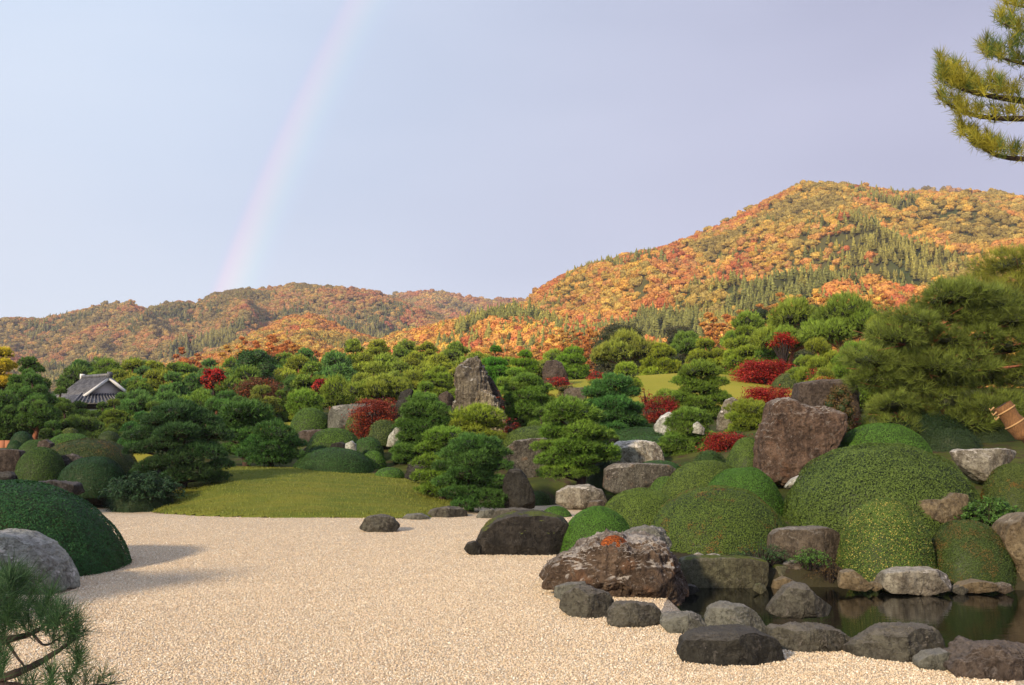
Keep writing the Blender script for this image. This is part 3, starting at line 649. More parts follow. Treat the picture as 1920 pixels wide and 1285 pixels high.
def pine(px, top, w, d, tint, label=None, group=None, lod='mid', layers=None, seed=0, bark=None, base=None, shape='cloud', lean=0.0, cat='pine tree', name='pine_tree', pads=None, clear=.16, zb=None, padk=.93):
    r_ = np.random.RandomState(abs(seed * 7 + int(px) + int(top))); x, _, zt = P(px, top, d); z0 = (gz(x, d) if base is None else P(px, base, d)[2]) - .03
    if zb is not None: z0 = zb
    Wm = w / FPX * d; Hm = max(zt - z0, .5); root = empty(name, (x, d, z0)); tag(root, label, cat, group)
    ln = lean * Wm
    def axis_(t_): return np.array([ln * (t_ - .5) + .07 * Wm * math.sin(t_ * 4.5 + seed), .04 * Wm * math.cos(t_ * 5 + seed), Hm * t_])
    b = Bag(); n = 7; rt = .035 * Hm + .035 * Wm; rt = min(rt, .16)
    tp = [axis_(k / (n - 1) * .9) for k in range(n)]; tp[0] = tp[0] - np.array([0, 0, .15])
    b.tube(tp, np.linspace(rt, rt * .3, n), 8, bump=.25, seed=seed)
    L = layers or max(3, int(round(Hm * 1.0 + 1.6))) if shape != 'umbrella' else 2
    items = []
    if pads:                                      # explicit pads: (dx, dz, radius, dy) in photo pixels from top centre
        for (dx, dz, rr, dyy) in pads:
            p = P(px + dx, top + dz, d) - np.array([x, d, z0]); p[1] = dyy * Wm; items.append((p, rr * padk / FPX * d, rr * padk / FPX * d * .5))
    elif shape == 'dome':                         # one dense clipped crown on a stem
        items.append((np.array([0, 0, Hm * .66]), Wm * .40, Hm * .36))
        for k in range(6):
            a = k * 1.05 + r_.rand(); items.append((np.array([math.cos(a) * Wm * .27, math.sin(a) * Wm * .27, Hm * (.34 + .22 * r_.rand())]), Wm * .24, Hm * .22))
    else:
        for k in range(L):
            f = k / max(1, L - 1); 
            if shape == 'umbrella': z = Hm * (.66 + .2 * f); rad = Wm * (.5 - .17 * f)
            elif shape == 'cone': z = Hm * (clear + (.86 - clear) * f); rad = Wm * .5 * (1 - .72 * f)
            else: z = Hm * (clear + (.88 - clear) * f); rad = Wm * .5 * (1 - .5 * f ** 1.5) * (.86 + .14 * math.sin(f * 3.14))
            pr = rad * (.47 if k < L - 1 else .8); m = max(3, int(round(5 - 1.6 * f))) if k < L - 1 else 1
            if shape == 'umbrella' and k == 0: m = 7; pr = rad * .4
            a0 = r_.rand() * 6.28
            for j in range(m):
                a = a0 + j * 6.283 / m + r_.uniform(-.25, .25); rr = (rad - pr * .9) * r_.uniform(.8, 1.12) if m > 1 else 0
                s = pr * r_.uniform(.8, 1.18); c = axis_(z / Hm); hz = max(s * .4, min(Hm / L * .62, s * .75))
                items.append((np.array([c[0] + rr * math.cos(a), c[1] + rr * math.sin(a), z + r_.uniform(-.07, .07) * Hm]), s, hz))
    for k, (p, s, hz) in enumerate(items):
        tz = np.clip((p[2] - .35 * s) / Hm, .05, .88); a = axis_(tz * .88)
        mid = (a + p) / 2 + np.array([0, 0, -.05 * s]); b.tube([a, mid, p - np.array([0, 0, hz * .1]), p + np.array([0, 0, hz * .25])], [rt * .38, rt * .26, rt * .18, rt * .1], 5)
        mesh = PADS[lod][r_.randint(len(PADS[lod]))]
        tv = np.array(tint) * r_.uniform(.85, 1.18) * np.array([r_.uniform(.93, 1.1), 1, 1])
        protoh = {'near': .45, 'mid': .5, 'far': .55, 'loose': .62, 'ball': .8}[lod]
        tv = tv * np.array([1.5, 1.36, .76]) + np.array([.006, 0, 0])
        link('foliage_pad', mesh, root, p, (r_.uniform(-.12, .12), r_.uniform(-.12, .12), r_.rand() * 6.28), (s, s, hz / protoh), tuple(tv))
    link('trunk', b.mesh('trunk', bark or M_bark), root)
    return root

# ------------------------------------------------------------------ clipped shrubs
_bm = {}
def bush(px, base, w, top, d, tint, label, mat=None, seed=0, leaf=None, dens=1.0, depth=1.0, n=2.25, lump=.03, name='azalea_bush', cat='bush', sink=.15, loose=0.0, group=None, zb=None, skew=0.0, orange=0):
    r_ = np.random.RandomState(seed + int(px * 3 + top)); x, _, zt = P(px, top, d)
    z0 = P(px, base, d)[2] if zb is None else zb
    if cat == 'bush': tint = (tint[0] * .92, tint[1] * 1.08, tint[2] * 1.0); w = w * .98
    z0 -= sink; rx = w / 2 / FPX * d; ry = rx * depth; h = zt - z0
    ls = leaf or max(.013, d * .00062)
    def surf(D):
        e = (abs(D[:, 0]) ** n + abs(D[:, 1]) ** n + abs(D[:, 2]) ** n) ** (-1 / n)
        p = D * e[:, None]
        w_ = D * np.array([rx, ry, h]); m = 1 + lump * (2 * fbm(w_ * 1.1 + seed * 5.3, seed, 3) - 1) + lump * .5 * (2 * vnoise(w_ * 3.3, seed + 4) - 1)
        q = p * m[:, None] * np.array([rx, ry, h]); q[:, 0] += skew * q[:, 2]
        return q
    V0, F0 = ico(5); D0 = V0.copy(); V = surf(D0) * .965; V[:, 2] = np.maximum(V[:, 2], -.05)
    area = 2 * math.pi * ((rx * ry) ** 1.6 / 3 + 2 * ((rx + ry) / 2 * h) ** 1.6 / 3) ** (1 / 1.6)
    N = int(min(70000, dens * area / (ls * ls * 1.15) * 1.15)); 
    D = r_.normal(size=(int(N * 1.0), 3)); D[:, 2] = abs(D[:, 2]); D[:, 2] -= .03
    D = D * np.array([rx, ry, h]) ** .6; D /= np.linalg.norm(D, axis=1)[:, None]
    C = surf(D); Nn = C / np.array([rx, ry, h]) ** 2; Nn /= np.linalg.norm(Nn, axis=1)[:, None] + 1e-9
    C = C * (1 - .035 * r_.rand(N, 1) ** .7 * min(1, .6 / max(rx, .3))) + Nn * (loose * r_.rand(N, 1) ** 2)
    Vl, Fl = leafquads(C, Nn, ls * (.7 + .6 * r_.rand(N)), r_, .6, .52)
    cl = vnoise(C * 6.0 / max(.6, ls * 40), seed + 1); rn = np.clip(r_.rand(N) * .62 + cl * .36 + .02, 0, 1)
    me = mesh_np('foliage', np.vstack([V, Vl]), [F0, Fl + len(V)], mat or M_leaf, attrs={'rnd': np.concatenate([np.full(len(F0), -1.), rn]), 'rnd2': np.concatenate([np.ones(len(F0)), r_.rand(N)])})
    o = link(name, me, None, (x, d, z0), color=tint); tag(o, label, cat, group)
    return o

# ------------------------------------------------------------------ rocks
def rock(outline, d, label, mat, seed=0, thick=.8, det=5, rough=.06, facets=5, name='boulder', cat='rock', sink=0.0, strata=0.0, box=.55, dy=0.0, group=None, cut=(.72, .95), angular=False):
    o_ = np.array([P(a, b, d) for a, b in outline]); pts = o_[:, [0, 2]]
    lo, hi = pts.min(0), pts.max(0); c = (lo + hi) / 2; 
    zmin = lo[1]; q = pts - c
    hw, hh = (hi - lo) / 2; ty = thick * (hw * .75 + hh * .25)
    th = np.linspace(-math.pi, math.pi, 241); Rr = np.zeros(241)
    for k, a in enumerate(th):
        dx, dz = math.cos(a), math.sin(a); best = 0
        for (x0, y0), (x1, y1) in zip(q, np.roll(q, -1, axis=0)):
            ex, ey = x1 - x0, y1 - y0; den = dx * ey - dz * ex
            if abs(den) < 1e-12: continue
            t_ = (x0 * ey - y0 * ex) / den; s = (x0 * dz - y0 * dx) / den
            if t_ > 0 and -1e-6 <= s <= 1 + 1e-6: best = max(best, t_)
        Rr[k] = best
    Rr[Rr == 0] = Rr[Rr > 0].mean(); Rr = np.convolve(np.concatenate([Rr[-3:-1], Rr, Rr[1:3]]), [.1, .2, .4, .2, .1], 'valid')
    V0, F0 = ico(det); r_ = np.random.RandomState(seed + 5)
    rho = np.hypot(V0[:, 0], V0[:, 2]); ang_ = np.arctan2(V0[:, 2], V0[:, 0]); Rv = np.interp(ang_, th, Rr)
    g = np.sin(np.pi / 2 * np.clip(rho, 0, 1)) ** .9
    X = np.cos(ang_) * Rv * g; Z = np.sin(ang_) * Rv * g
    Yy = np.sign(V0[:, 1]) * abs(V0[:, 1]) ** box * ty
    V = np.stack([X, Yy, Z], 1)
    sc = min(hw, hh) * .5 + max(hw, hh) * .5
    for k in range(facets * 2):
        nn = np.array([r_.normal() * .75, -abs(r_.normal()) - .55 if k % 4 else abs(r_.normal()) + .3, r_.normal() * .5 + .12]); nn /= np.linalg.norm(nn)
        pr = V @ nn; hmax = pr.max() * r_.uniform(*cut); ex = np.maximum(pr - hmax, 0); V = V - ex[:, None] * nn * .92
    if angular:
        for nn, cu in (((r_.uniform(-.35, .35), -.45, 1.0), r_.uniform(.72, .84)), ((r_.uniform(-.9, -.3), -1, r_.uniform(.1, .5)), r_.uniform(.62, .78)), ((r_.uniform(.3, .9), -1, r_.uniform(0, .4)), r_.uniform(.62, .78))):
            nn = np.array(nn); nn /= np.linalg.norm(nn); pr = V @ nn; ex = np.maximum(pr - pr.max() * cu, 0); V = V - ex[:, None] * nn * .95
    Nn = V / np.array([hw, ty, hh]) ** 2; Nn /= np.linalg.norm(Nn, axis=1)[:, None] + 1e-9
    ps = V / sc
    disp = 1.15 * rough * sc * (2.6 * (fbm(ps * 1.35 + seed * 3.7, seed, 4, .55) - .5) + 1.3 * (fbm(ps * 3.6 + seed, seed + 2, 5, .6, ridged=True) - .6) + .5 * (fbm(ps * 11 + seed, seed + 6, 3, .6) - .5))
    if strata: disp += strata * sc * (fbm(ps * np.array([5.5, 5.5, .8]) + seed, seed + 8, 4, .6, ridged=True) - .6)
    V = V + Nn * disp[:, None]
    base = np.array([c[0], d + dy, c[1]])
    zg = lo[1]; org = np.array([c[0], d + dy, zg]); V = V + (base - org)
    me = mesh_np(name, V, F0, mat, smooth=True)
    o = link(name, me, None, org - np.array([0, 0, sink])); tag(o, label, cat, group)
    return o

# ------------------------------------------------------------------ leafy trees and maples
def leafy(px, top, w, d, tint, label, base=None, h=None, mat=None, cat='tree', name='broadleaf_tree', leaf=None, clumps=12, seed=0, flat=.6, dens=1.0, bark=None, layer=False, group=None, zb=None, stems=1, low=.2, depth=.8, corea=.72, fuzz=.12):
    r_ = np.random.RandomState(seed + int(px + top * 3)); x, _, zt = P(px, top, d); z0 = zb if zb is not None else (gz(x, d) if base is None else P(px, base, d)[2])
    Wm = w / FPX * d / 2; Hm = max(zt - z0, .4); ls = leaf or max(.02, d * .00085)
    root = empty(name, (x, d, z0 - .03)); tag(root, label, cat, group)
    C = []; b = Bag(); rt = min(.22, .03 * Hm + .04 * Wm)
    V0, F0 = ico(3); Vs = []; Fs = []; rn = []; nv = 0; LV = []; LN = []
    if layer: clumps = int(clumps * 1.7); dens *= .85
    for k in range(clumps):
        f = (k + .5) / clumps; a = k * 2.4 + r_.rand(); zc = low + (1 - low) * (f if not layer else np.clip(f + r_.uniform(-.12, .04), 0, 1))
        env = math.sqrt(max(.05, 1 - ((zc - .45) / .62) ** 2)) 
        cr_ = (.30 if layer else .40) * Wm * (1.1 - .35 * f) * (r_.uniform(.8, 1.15) if not layer else r_.uniform(.55, 1.35)); rr = max(0, Wm * env - cr_) * math.sqrt(r_.uniform(.25, 1))
        chh = cr_ * (flat if not layer else .33); c = np.array([rr * math.cos(a), rr * math.sin(a) * depth, min(Hm * zc, Hm - chh)])
        C.append(c)
        m_ = 1 + .5 * (vnoise(V0 * 2.2 + k * 3, seed + k) - .5)
        Vc = V0 * m_[:, None] * np.array([cr_, cr_, chh]) * corea + c
        if not layer: Vs.append(Vc); Fs.append(F0 + nv); nv += len(Vc)
        nl = int(dens * 4.2 * cr_ * (cr_ + chh) / (ls * ls) * (.55 if not layer else .6)); nl = min(nl, 3500)
        D = r_.normal(size=(nl, 3)); D[:, 2] = np.where(r_.rand(nl) < .25, -abs(D[:, 2]), abs(D[:, 2])); D /= np.linalg.norm(D, axis=1)[:, None]
        md = 1 + .5 * (vnoise(D * 2.2 + k * 3, seed + k) - .5)
        rad_ = (.72 + .36 * r_.rand(nl, 1)) if not layer else (r_.rand(nl, 1) ** .45 * 1.08)
        LV.append(D * md[:, None] * rad_ * np.array([cr_, cr_, chh]) + c + r_.normal(size=(nl, 3)) * (fuzz if not layer else .38) * cr_ * np.array([1, 1, .5])); LN.append(D if not layer else D * .3 + np.array([0, 0, 1]))
        rn.append(np.clip(.25 * r_.rand() + .75 * r_.rand(nl), 0, 1))
        s0_ = np.array([0, 0, Hm * min(.35, low + .1)]) * (1 if stems == 1 else .2)
        b.tube([s0_, (s0_ + c) / 2 + np.array([0, 0, -.06 * Hm]) + r_.normal(size=3) * .03 * Wm, c], [rt * .5, rt * .3, rt * .12], 5)
    LV = np.concatenate(LV); LN = np.concatenate(LN); Vl, Fl = leafquads(LV, LN, ls * (.7 + .6 * r_.rand(len(LV))), r_, 1.0 if not layer else .7, .62)
    fs = []; at = []
    if Vs: fs.append(np.concatenate(Fs)); at.append(np.full(len(fs[0]), -1.))
    fs.append(Fl + nv); at.append(np.concatenate(rn))
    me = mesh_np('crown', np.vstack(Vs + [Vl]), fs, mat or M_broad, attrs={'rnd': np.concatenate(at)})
    link('crown', me, root, color=tint)
    b.tube([(0, 0, -.15), (.02 * Wm, 0, Hm * .2), (0, .03 * Wm, Hm * .42), (.04 * Wm, 0, Hm * .7)], [rt, rt * .8, rt * .6, rt * .2], 8, bump=.2)
    link('trunk', b.mesh('trunk', bark or M_darkbark), root)
    return root

exec_order = None
# ================================================================== OBJECTS
BR = rock_mat('brown_rock', (.15, .105, .078), (.075, .052, .04), (.42, .38, .33), .35, .5, speck=.5)
BRL = rock_mat('brown_rock_with_white_lichen', (.175, .10, .072), (.08, .048, .036), (.50, .46, .41), .22, .45, speck=.8, rust=(.19, .10, .06))
HERO = rock_mat('furrowed_brown_rock', (.17, .105, .075), (.08, .05, .037), (.50, .45, .40), .5, .65, speck=.8, rust=(.24, .13, .075))
DK = rock_mat('dark_rock', (.05, .042, .036), (.026, .022, .019), (.22, .20, .18), .08, .5, speck=.1)
DKM = rock_mat('dark_mossy_rock', (.052, .04, .034), (.026, .021, .018), (.18, .16, .14), .05, .5, moss=.2, speck=.15)
GRY = rock_mat('grey_rock', (.19, .17, .145), (.10, .088, .074), (.42, .39, .35), .35, .5, speck=.4)
GRB = rock_mat('grey_brown_rock', (.125, .105, .084), (.062, .05, .041), (.34, .30, .26), .25, .6, speck=.3)
OLV = rock_mat('olive_rock', (.14, .12, .075), (.08, .066, .042), (.33, .30, .24), .15, .4, moss=.15, speck=.2)
PAL = rock_mat('pale_rock', (.33, .27, .22), (.17, .125, .095), (.68, .63, .57), .5, .9, speck=.2)
WHT = rock_mat('white_rock', (.56, .51, .46), (.32, .26, .21), (.82, .80, .77), .5, .7, speck=.1)
TAN = rock_mat('tan_rock', (.24, .165, .10), (.13, .085, .052), (.42, .36, .28), .25, .4, speck=.2)
SPK = rock_mat('speckled_rock', (.135, .11, .09), (.06, .045, .038), (.42, .38, .33), .35, .5, speck=1.0, rust=(.24, .14, .08))
SPD = rock_mat('dark_speckled_rock', (.07, .056, .05), (.03, .024, .021), (.26, .23, .22), .3, .5, speck=.7)
STR = rock_mat('streaked_peak_rock', (.24, .165, .12), (.10, .068, .05), (.50, .46, .41), .3, 1.0, speck=.4, scale=.8, rust=(.32, .18, .09))
BRM = rock_mat('plum_brown_rock', (.115, .078, .064), (.06, .04, .033), (.34, .29, .26), .15, .8, speck=.3)

PAL2 = rock_mat('cream_streaked_rock', (.52, .44, .36), (.26, .19, .145), (.78, .73, .66), .6, 1.1, speck=.2)
GRP = rock_mat('weathered_grey_rock', (.36, .33, .29), (.17, .15, .13), (.60, .57, .52), .4, .4, speck=.3)
STR2 = rock_mat('grey_topped_peak_rock', (.24, .185, .14), (.09, .066, .052), (.46, .44, .40), .45, 1.1, speck=.4, scale=.8, rust=(.34, .20, .11))
BLD = rock_mat('blond_streaked_rock', (.42, .33, .23), (.17, .115, .08), (.60, .54, .44), .4, 1.0, speck=.5, scale=.8, rust=(.40, .25, .13))
# --- front rocks along the gravel and the pond
rock([(1018, 1086), (1030, 1066), (1050, 1048), (1078, 1034), (1105, 1020), (1135, 1012), (1175, 1016), (1210, 1010), (1238, 1020), (1262, 1048), (1282, 1082), (1290, 1108), (1262, 1116), (1240, 1130), (1200, 1134), (1165, 1130), (1130, 1116), (1085, 1100), (1045, 1100)], 14.9, 'largest furrowed brown boulder at the pond corner, orange moss on top', HERO, 3, thick=.85, det=7, rough=.15, facets=5, box=.6, cut=(.84, .98), strata=.06)
rock([(1158, 1030), (1165, 1005), (1190, 992), (1215, 988), (1245, 996), (1256, 1015), (1250, 1040), (1200, 1050)], 16.3, 'grey rough rock rising just behind the orange-mossed boulder', GRY, 4, det=6, rough=.1)
rock([(890, 1020), (905, 990), (930, 972), (965, 963), (1010, 960), (1050, 968), (1068, 985), (1062, 1020), (1052, 1048), (980, 1050), (900, 1042), (876, 1036)], 19.4, 'big dark brown boulder with mossy shoulder, in gravel left of the round bush', DKM, 8, thick=.8, det=7, rough=.05, facets=4, cut=(.82, .97))
rock([(869, 1030), (876, 1018), (890, 1014), (902, 1024), (900, 1040), (880, 1040)], 18.9, 'small dark nub of rock at the left foot of the big dark boulder', DK, 9, det=5)
rock([(1038, 1118), (1040, 1100), (1065, 1094), (1098, 1092), (1100, 1108), (1060, 1126)], 14.0, 'flat blue-grey slab wedged between gravel and the furrowed boulder', GRY, 10, det=5, rough=.04)
rock([(1050, 1140), (1060, 1115), (1085, 1100), (1110, 1103), (1140, 1113), (1152, 1130), (1148, 1156), (1120, 1165), (1070, 1156)], 12.9, 'angular dark grey edging rock below the furrowed boulder', GRB, 11, det=7, rough=.085, facets=7, angular=True)
rock([(1138, 1168), (1143, 1145), (1155, 1131), (1190, 1130), (1225, 1135), (1243, 1150), (1238, 1172), (1190, 1178)], 12.3, 'brown wedge-shaped edging rock, second from the furrowed boulder', GRB, 12, det=7, rough=.085, facets=6, angular=True)
rock([(1237, 1168), (1245, 1150), (1290, 1147), (1315, 1156), (1328, 1178), (1322, 1190), (1260, 1188)], 11.9, 'low pale-ridged edging rock between the brown wedge and the blunt grey rock', GRY, 13, det=6, rough=.07, strata=.06, angular=True)
rock([(1322, 1165), (1332, 1140), (1355, 1132), (1395, 1136), (1420, 1150), (1440, 1180), (1442, 1200), (1380, 1200), (1330, 1188)], 11.9, 'blunt grey upright rock behind the dark shore rock', GRY, 14, det=7, rough=.06, facets=7, angular=True)
rock([(1269, 1220), (1280, 1196), (1300, 1184), (1350, 1179), (1410, 1182), (1450, 1196), (1462, 1212), (1470, 1240), (1400, 1252), (1320, 1248), (1275, 1236)], 10.5, 'charcoal flat-topped rock in the gravel, nearest on the pond side', DK, 15, thick=.7, det=7, rough=.05, facets=5, cut=(.82, .97), angular=True)
rock([(1440, 1205), (1445, 1180), (1475, 1172), (1520, 1172), (1560, 1180), (1600, 1196), (1606, 1214), (1590, 1228), (1530, 1230), (1470, 1222)], 11.1, 'long tan-brown shore rock right of the charcoal one', GRB, 16, det=7, rough=.1, facets=6, angular=True)
rock([(1578, 1228), (1600, 1208), (1630, 1180), (1680, 1174), (1745, 1178), (1765, 1192), (1778, 1222), (1760, 1246), (1690, 1250), (1600, 1238)], 10.7, 'broad sloping brown shore slab with a squared right side', GRB, 17, det=7, rough=.08, facets=8, angular=True)
rock([(1716, 1238), (1735, 1224), (1770, 1219), (1796, 1232), (1798, 1250), (1750, 1254), (1718, 1250)], 10.2, 'small pale rock tucked between the sloping slab and the dark craggy rock', GRY, 18, det=5, rough=.06)
rock([(1768, 1252), (1800, 1225), (1822, 1208), (1870, 1210), (1920, 1214), (1985, 1225), (2000, 1262), (1930, 1282), (1860, 1272), (1800, 1264)], 10.0, 'dark craggy brown rock at the lower right corner of the gravel', BRM, 19, det=7, rough=.10, facets=7, angular=True)
rock([(1438, 1146), (1455, 1122), (1475, 1100), (1492, 1092), (1510, 1096), (1525, 1115), (1545, 1128), (1562, 1138), (1555, 1152), (1500, 1156), (1450, 1154)], 13.9, 'pointed tan rock standing alone in the pond water', GRB, 20, thick=.6, det=6, rough=.05, facets=4, angular=True)
# far shore of the pond
rock([(1278, 1098), (1276, 1050), (1300, 1044), (1400, 1043), (1438, 1050), (1436, 1092), (1425, 1112), (1300, 1112)], 17.2, 'long flat-faced olive retaining stone on the far pond shore', OLV, 21, thick=.35, det=7, rough=.035, facets=2, box=.25, cut=(.95, .99), strata=.02)
rock([(1442, 1100), (1440, 1072), (1455, 1060), (1475, 1062), (1488, 1078), (1488, 1104)], 17.4, 'rounded olive stone just right of the long retaining stone', OLV, 22, det=5)
rock([(1447, 1106), (1452, 1088), (1470, 1081), (1490, 1090), (1495, 1106)], 17.0, 'smallest tan cobble at the waterline of the far shore', TAN, 23, det=5)
rock([(1464, 1100), (1466, 1060), (1485, 1050), (1520, 1049), (1548, 1060), (1555, 1100), (1510, 1108)], 17.5, 'brown block under the ferns on the far pond shore', BR, 24, det=6, rough=.05)
rock([(1443, 1040), (1446, 1004), (1460, 992), (1510, 990), (1545, 988), (1568, 996), (1572, 1050), (1500, 1060)], 18.0, 'squared pinkish-brown block between the wide bush and the yellow-flecked bush', BR, 25, thick=.6, det=6, rough=.05, box=.45)
rock([(1570, 1100), (1576, 1072), (1596, 1068), (1615, 1082), (1634, 1098), (1620, 1108)], 16.45, 'low tan rock beneath the left edge of the yellow-flecked bush', TAN, 26, det=5, rough=.07)
rock([(1648, 1096), (1655, 1072), (1690, 1066), (1750, 1066), (1776, 1078), (1780, 1100), (1730, 1112), (1660, 1108)], 16.45, 'pale whitish shore stone between the yellow-flecked and the reddish bush', PAL, 27, det=6, rough=.05, box=.45)
rock([(1785, 1104), (1800, 1094), (1830, 1088), (1860, 1092), (1866, 1106), (1820, 1112)], 16.45, 'flat brown stone at the foot of the reddish bush', TAN, 28, det=5)
rock([(1868, 1010), (1880, 980), (1905, 965), (1960, 962), (1990, 1000), (1990, 1110), (1920, 1112), (1890, 1092), (1895, 1060), (1872, 1030)], 17.3, 'tall tan rock cut by the right edge beside the reddish bush', TAN, 29, thick=.8, det=6, rough=.04)
rock([(1715, 950), (1720, 938), (1760, 936), (1785, 924), (1808, 928), (1815, 950), (1790, 972), (1770, 985), (1730, 968)], 19.5, 'tan stepped rock between the giant bush and the loose glossy shrub', TAN, 30, det=6, rough=.06, facets=6)
rock([(1775, 850), (1800, 844), (1880, 842), (1912, 848), (1890, 866), (1868, 884), (1850, 906), (1830, 900), (1800, 874)], 22.5, 'pale angular boulder under the big right pine', PAL, 31, det=6, rough=.05, facets=7, thick=.7)
for k, (a, b, w_, lab) in enumerate([(1310, 1040, 24, 'flat pinkish stone under the widest olive bush, left of its pair'), (1338, 1041, 34, 'longer pinkish stone under the widest olive bush'), (1402, 1042, 26, 'small brown stone on the retaining stone, right under the olive bush')]):
    rock([(a - w_ / 2, b + 12), (a - w_ / 2 + 3, b), (a, b - 3), (a + w_ / 2 - 2, b + 1), (a + w_ / 2, b + 12)], 17.9, lab, PAL if k < 2 else BR, 32 + k, det=4, name='stone')
for k, (a_, b_, w_, h_, m_, lab) in enumerate([(1640, 1102, 26, 12, TAN, 'small tan stone at the waterline under the yellow-flecked bush'), (1500, 1104, 30, 10, BR, 'thin brown stone at the waterline left of the withered fern'), (1425, 1106, 26, 12, OLV, 'mossy stone at the right foot of the retaining stone'), (1880, 1106, 34, 14, BR, 'brown stone at the waterline left of the tall tan rock'), (1800, 1108, 40, 10, GRB, 'dark flat stone at the waterline under the reddish bush'), (1292, 1108, 40, 12, DK, 'dark stone in the shade between furrowed boulder and retaining stone')]):
    rock([(a_ - w_ / 2, b_), (a_ - w_ * .3, b_ - h_ * .8), (a_, b_ - h_), (a_ + w_ * .35, b_ - h_ * .7), (a_ + w_ / 2, b_), (a_, b_ + 8)], 16.4, lab, m_, 90 + k, det=5, rough=.08, name='stone')
# standing rocks
rock([(1424, 900), (1424, 860), (1428, 812), (1438, 790), (1441, 760), (1450, 750), (1478, 749), (1492, 760), (1505, 764), (1528, 766), (1560, 768), (1574, 780), (1576, 800), (1570, 815), (1560, 840), (1545, 870), (1530, 905), (1480, 915), (1450, 905)], 25.0, 'tallest plum-brown standing boulder with a white-edged top, among the right bushes', BRL, 40, thick=.7, det=7, rough=.075, facets=3, box=.5, cut=(.92, .99), strata=.04)
rock([(1535, 780), (1545, 767), (1562, 768), (1580, 778), (1585, 800), (1578, 820), (1560, 830), (1540, 820)], 25.3, 'white-crusted shoulder rock leaning on the right side of the tallest boulder', GRY, 41, det=6, rough=.07)
rock([(1470, 915), (1485, 898), (1503, 890), (1508, 900), (1490, 915)], 24.0, 'small white slab at the foot of the tallest boulder', WHT, 42, det=4, name='stone')
rock([(1488, 805), (1489, 745), (1494, 718), (1530, 714), (1575, 712), (1600, 718), (1608, 800)], 29.5, 'flat-topped plum-brown boulder behind, half hung with a brown vine', BRM, 43, thick=.6, det=6, rough=.045, box=.45, facets=2, cut=(.93, .99))
rock([(846, 815), (850, 780), (856, 742), (857, 704), (864, 684), (878, 675), (896, 673), (906, 690), (914, 712), (922, 742), (924, 780), (922, 820)], 40.0, 'tallest streaked standing stone, a pointed peak in the centre', STR2, 44, thick=.7, det=7, rough=.09, strata=.24, facets=3, box=.55, cut=(.9, .99))
rock([(878, 822), (886, 778), (894, 748), (904, 733), (918, 738), (934, 756), (946, 780), (952, 822)], 38.6, 'lower blond-streaked stone in front of the central peak', BLD, 45, thick=.6, det=7, rough=.09, strata=.22, facets=2, cut=(.93, .99))
rock([(915, 800), (912, 720), (916, 702), (926, 716), (938, 742), (946, 764), (944, 800)], 40.2, 'dark jagged flank on the right of the central peak', BRM, 144, thick=.7, det=6, rough=.12, strata=.2, cut=(.92, .99))
rock([(1017, 722), (1018, 692), (1024, 678), (1040, 676), (1052, 680), (1062, 700), (1068, 722), (1045, 728)], 57.0, 'brown trapezoid standing stone on the ridge right of the central peak', BRM, 46, thick=.7, det=6, rough=.04, strata=.05)
rock([(1058, 765), (1058, 732), (1070, 728), (1094, 727), (1099, 745), (1097, 766)], 46.0, 'squat brown notched stone below the ridge stone', BR, 47, det=6, rough=.06)
rock([(816, 765), (824, 740), (838, 734), (850, 744), (853, 770), (835, 782)], 42.0, 'dark rounded stone just left of the central peak', BRM, 48, det=5)
rock([(738, 795), (744, 755), (750, 735), (768, 730), (776, 732), (766, 760), (756, 796)], 42.5, 'dark slanting stone behind the dark red maple', DK, 49, det=6, rough=.08, thick=.6)
rock([(616, 805), (617, 775), (625, 762), (660, 758), (702, 757), (712, 775), (710, 808)], 45.5, 'large grey speckled boulder behind the dark red maple', GRY, 50, thick=.6, det=6, rough=.035, box=.5, strata=.04)
rock([(548, 835), (550, 812), (570, 807), (605, 806), (622, 812), (622, 836)], 43.0, 'dark brown low rock face below the grey speckled boulder', BRM, 51, det=5, thick=.5)
rock([(552, 868), (560, 846), (578, 838), (590, 848), (580, 872)], 41.0, 'mauve-brown rock between the pine and the dark dome bush', BR, 52, det=5)
rock([(616, 842), (624, 832), (640, 829), (652, 836), (652, 844)], 38.0, 'low dark stone between the two round bushes', DK, 53, det=5, name='stone')
rock([(647, 846), (648, 832), (660, 827), (668, 834), (668, 848)], 37.7, 'small white stone between the round bushes behind the lawn', WHT, 54, det=5, name='stone')
rock([(724, 838), (730, 818), (742, 803), (754, 802), (756, 812), (744, 838)], 39.0, 'thin pinkish-white upright stone beside the dark red maple', WHT, 55, det=5, rough=.08)
rock([(942, 862), (948, 840), (965, 826), (1000, 822), (1040, 824), (1056, 832), (1050, 870), (1035, 900), (990, 905), (965, 885)], 33.6, 'large speckled boulder capped by a grass-topped mound, left of the layered pine', SPK, 56, thick=.7, det=7, rough=.06)
rock([(943, 955), (944, 900), (955, 880), (975, 880), (990, 900), (1002, 930), (1002, 952), (970, 966)], 28.3, 'dark upright wedge rock at the gravel edge by the front pine', DK, 57, thick=.6, det=6, rough=.06, strata=.06)
rock([(1040, 945), (1043, 922), (1065, 912), (1105, 909), (1128, 920), (1138, 940), (1120, 952), (1060, 952)], 29.3, 'pale white-grey boulder at the end of the gravel below the layered pine', PAL, 58, det=6, rough=.055)
rock([(1101, 952), (1106, 940), (1130, 938), (1136, 948), (1128, 956)], 28.4, 'small brown stone at the right foot of the pale boulder', BR, 59, det=4, name='stone')
rock([(1130, 915), (1134, 880), (1150, 870), (1200, 869), (1255, 872), (1276, 885), (1270, 910), (1220, 925), (1150, 925)], 29.5, 'wide brown boulder under the white-streaked block', SPK, 60, thick=.5, det=6, rough=.045, box=.5)
rock([(1146, 872), (1144, 840), (1160, 829), (1200, 827), (1230, 830), (1242, 850), (1246, 872), (1190, 880)], 32.0, 'flat-topped white-streaked block above the wide brown boulder', PAL2, 61, thick=.6, det=6, rough=.04, strata=.1, box=.45)
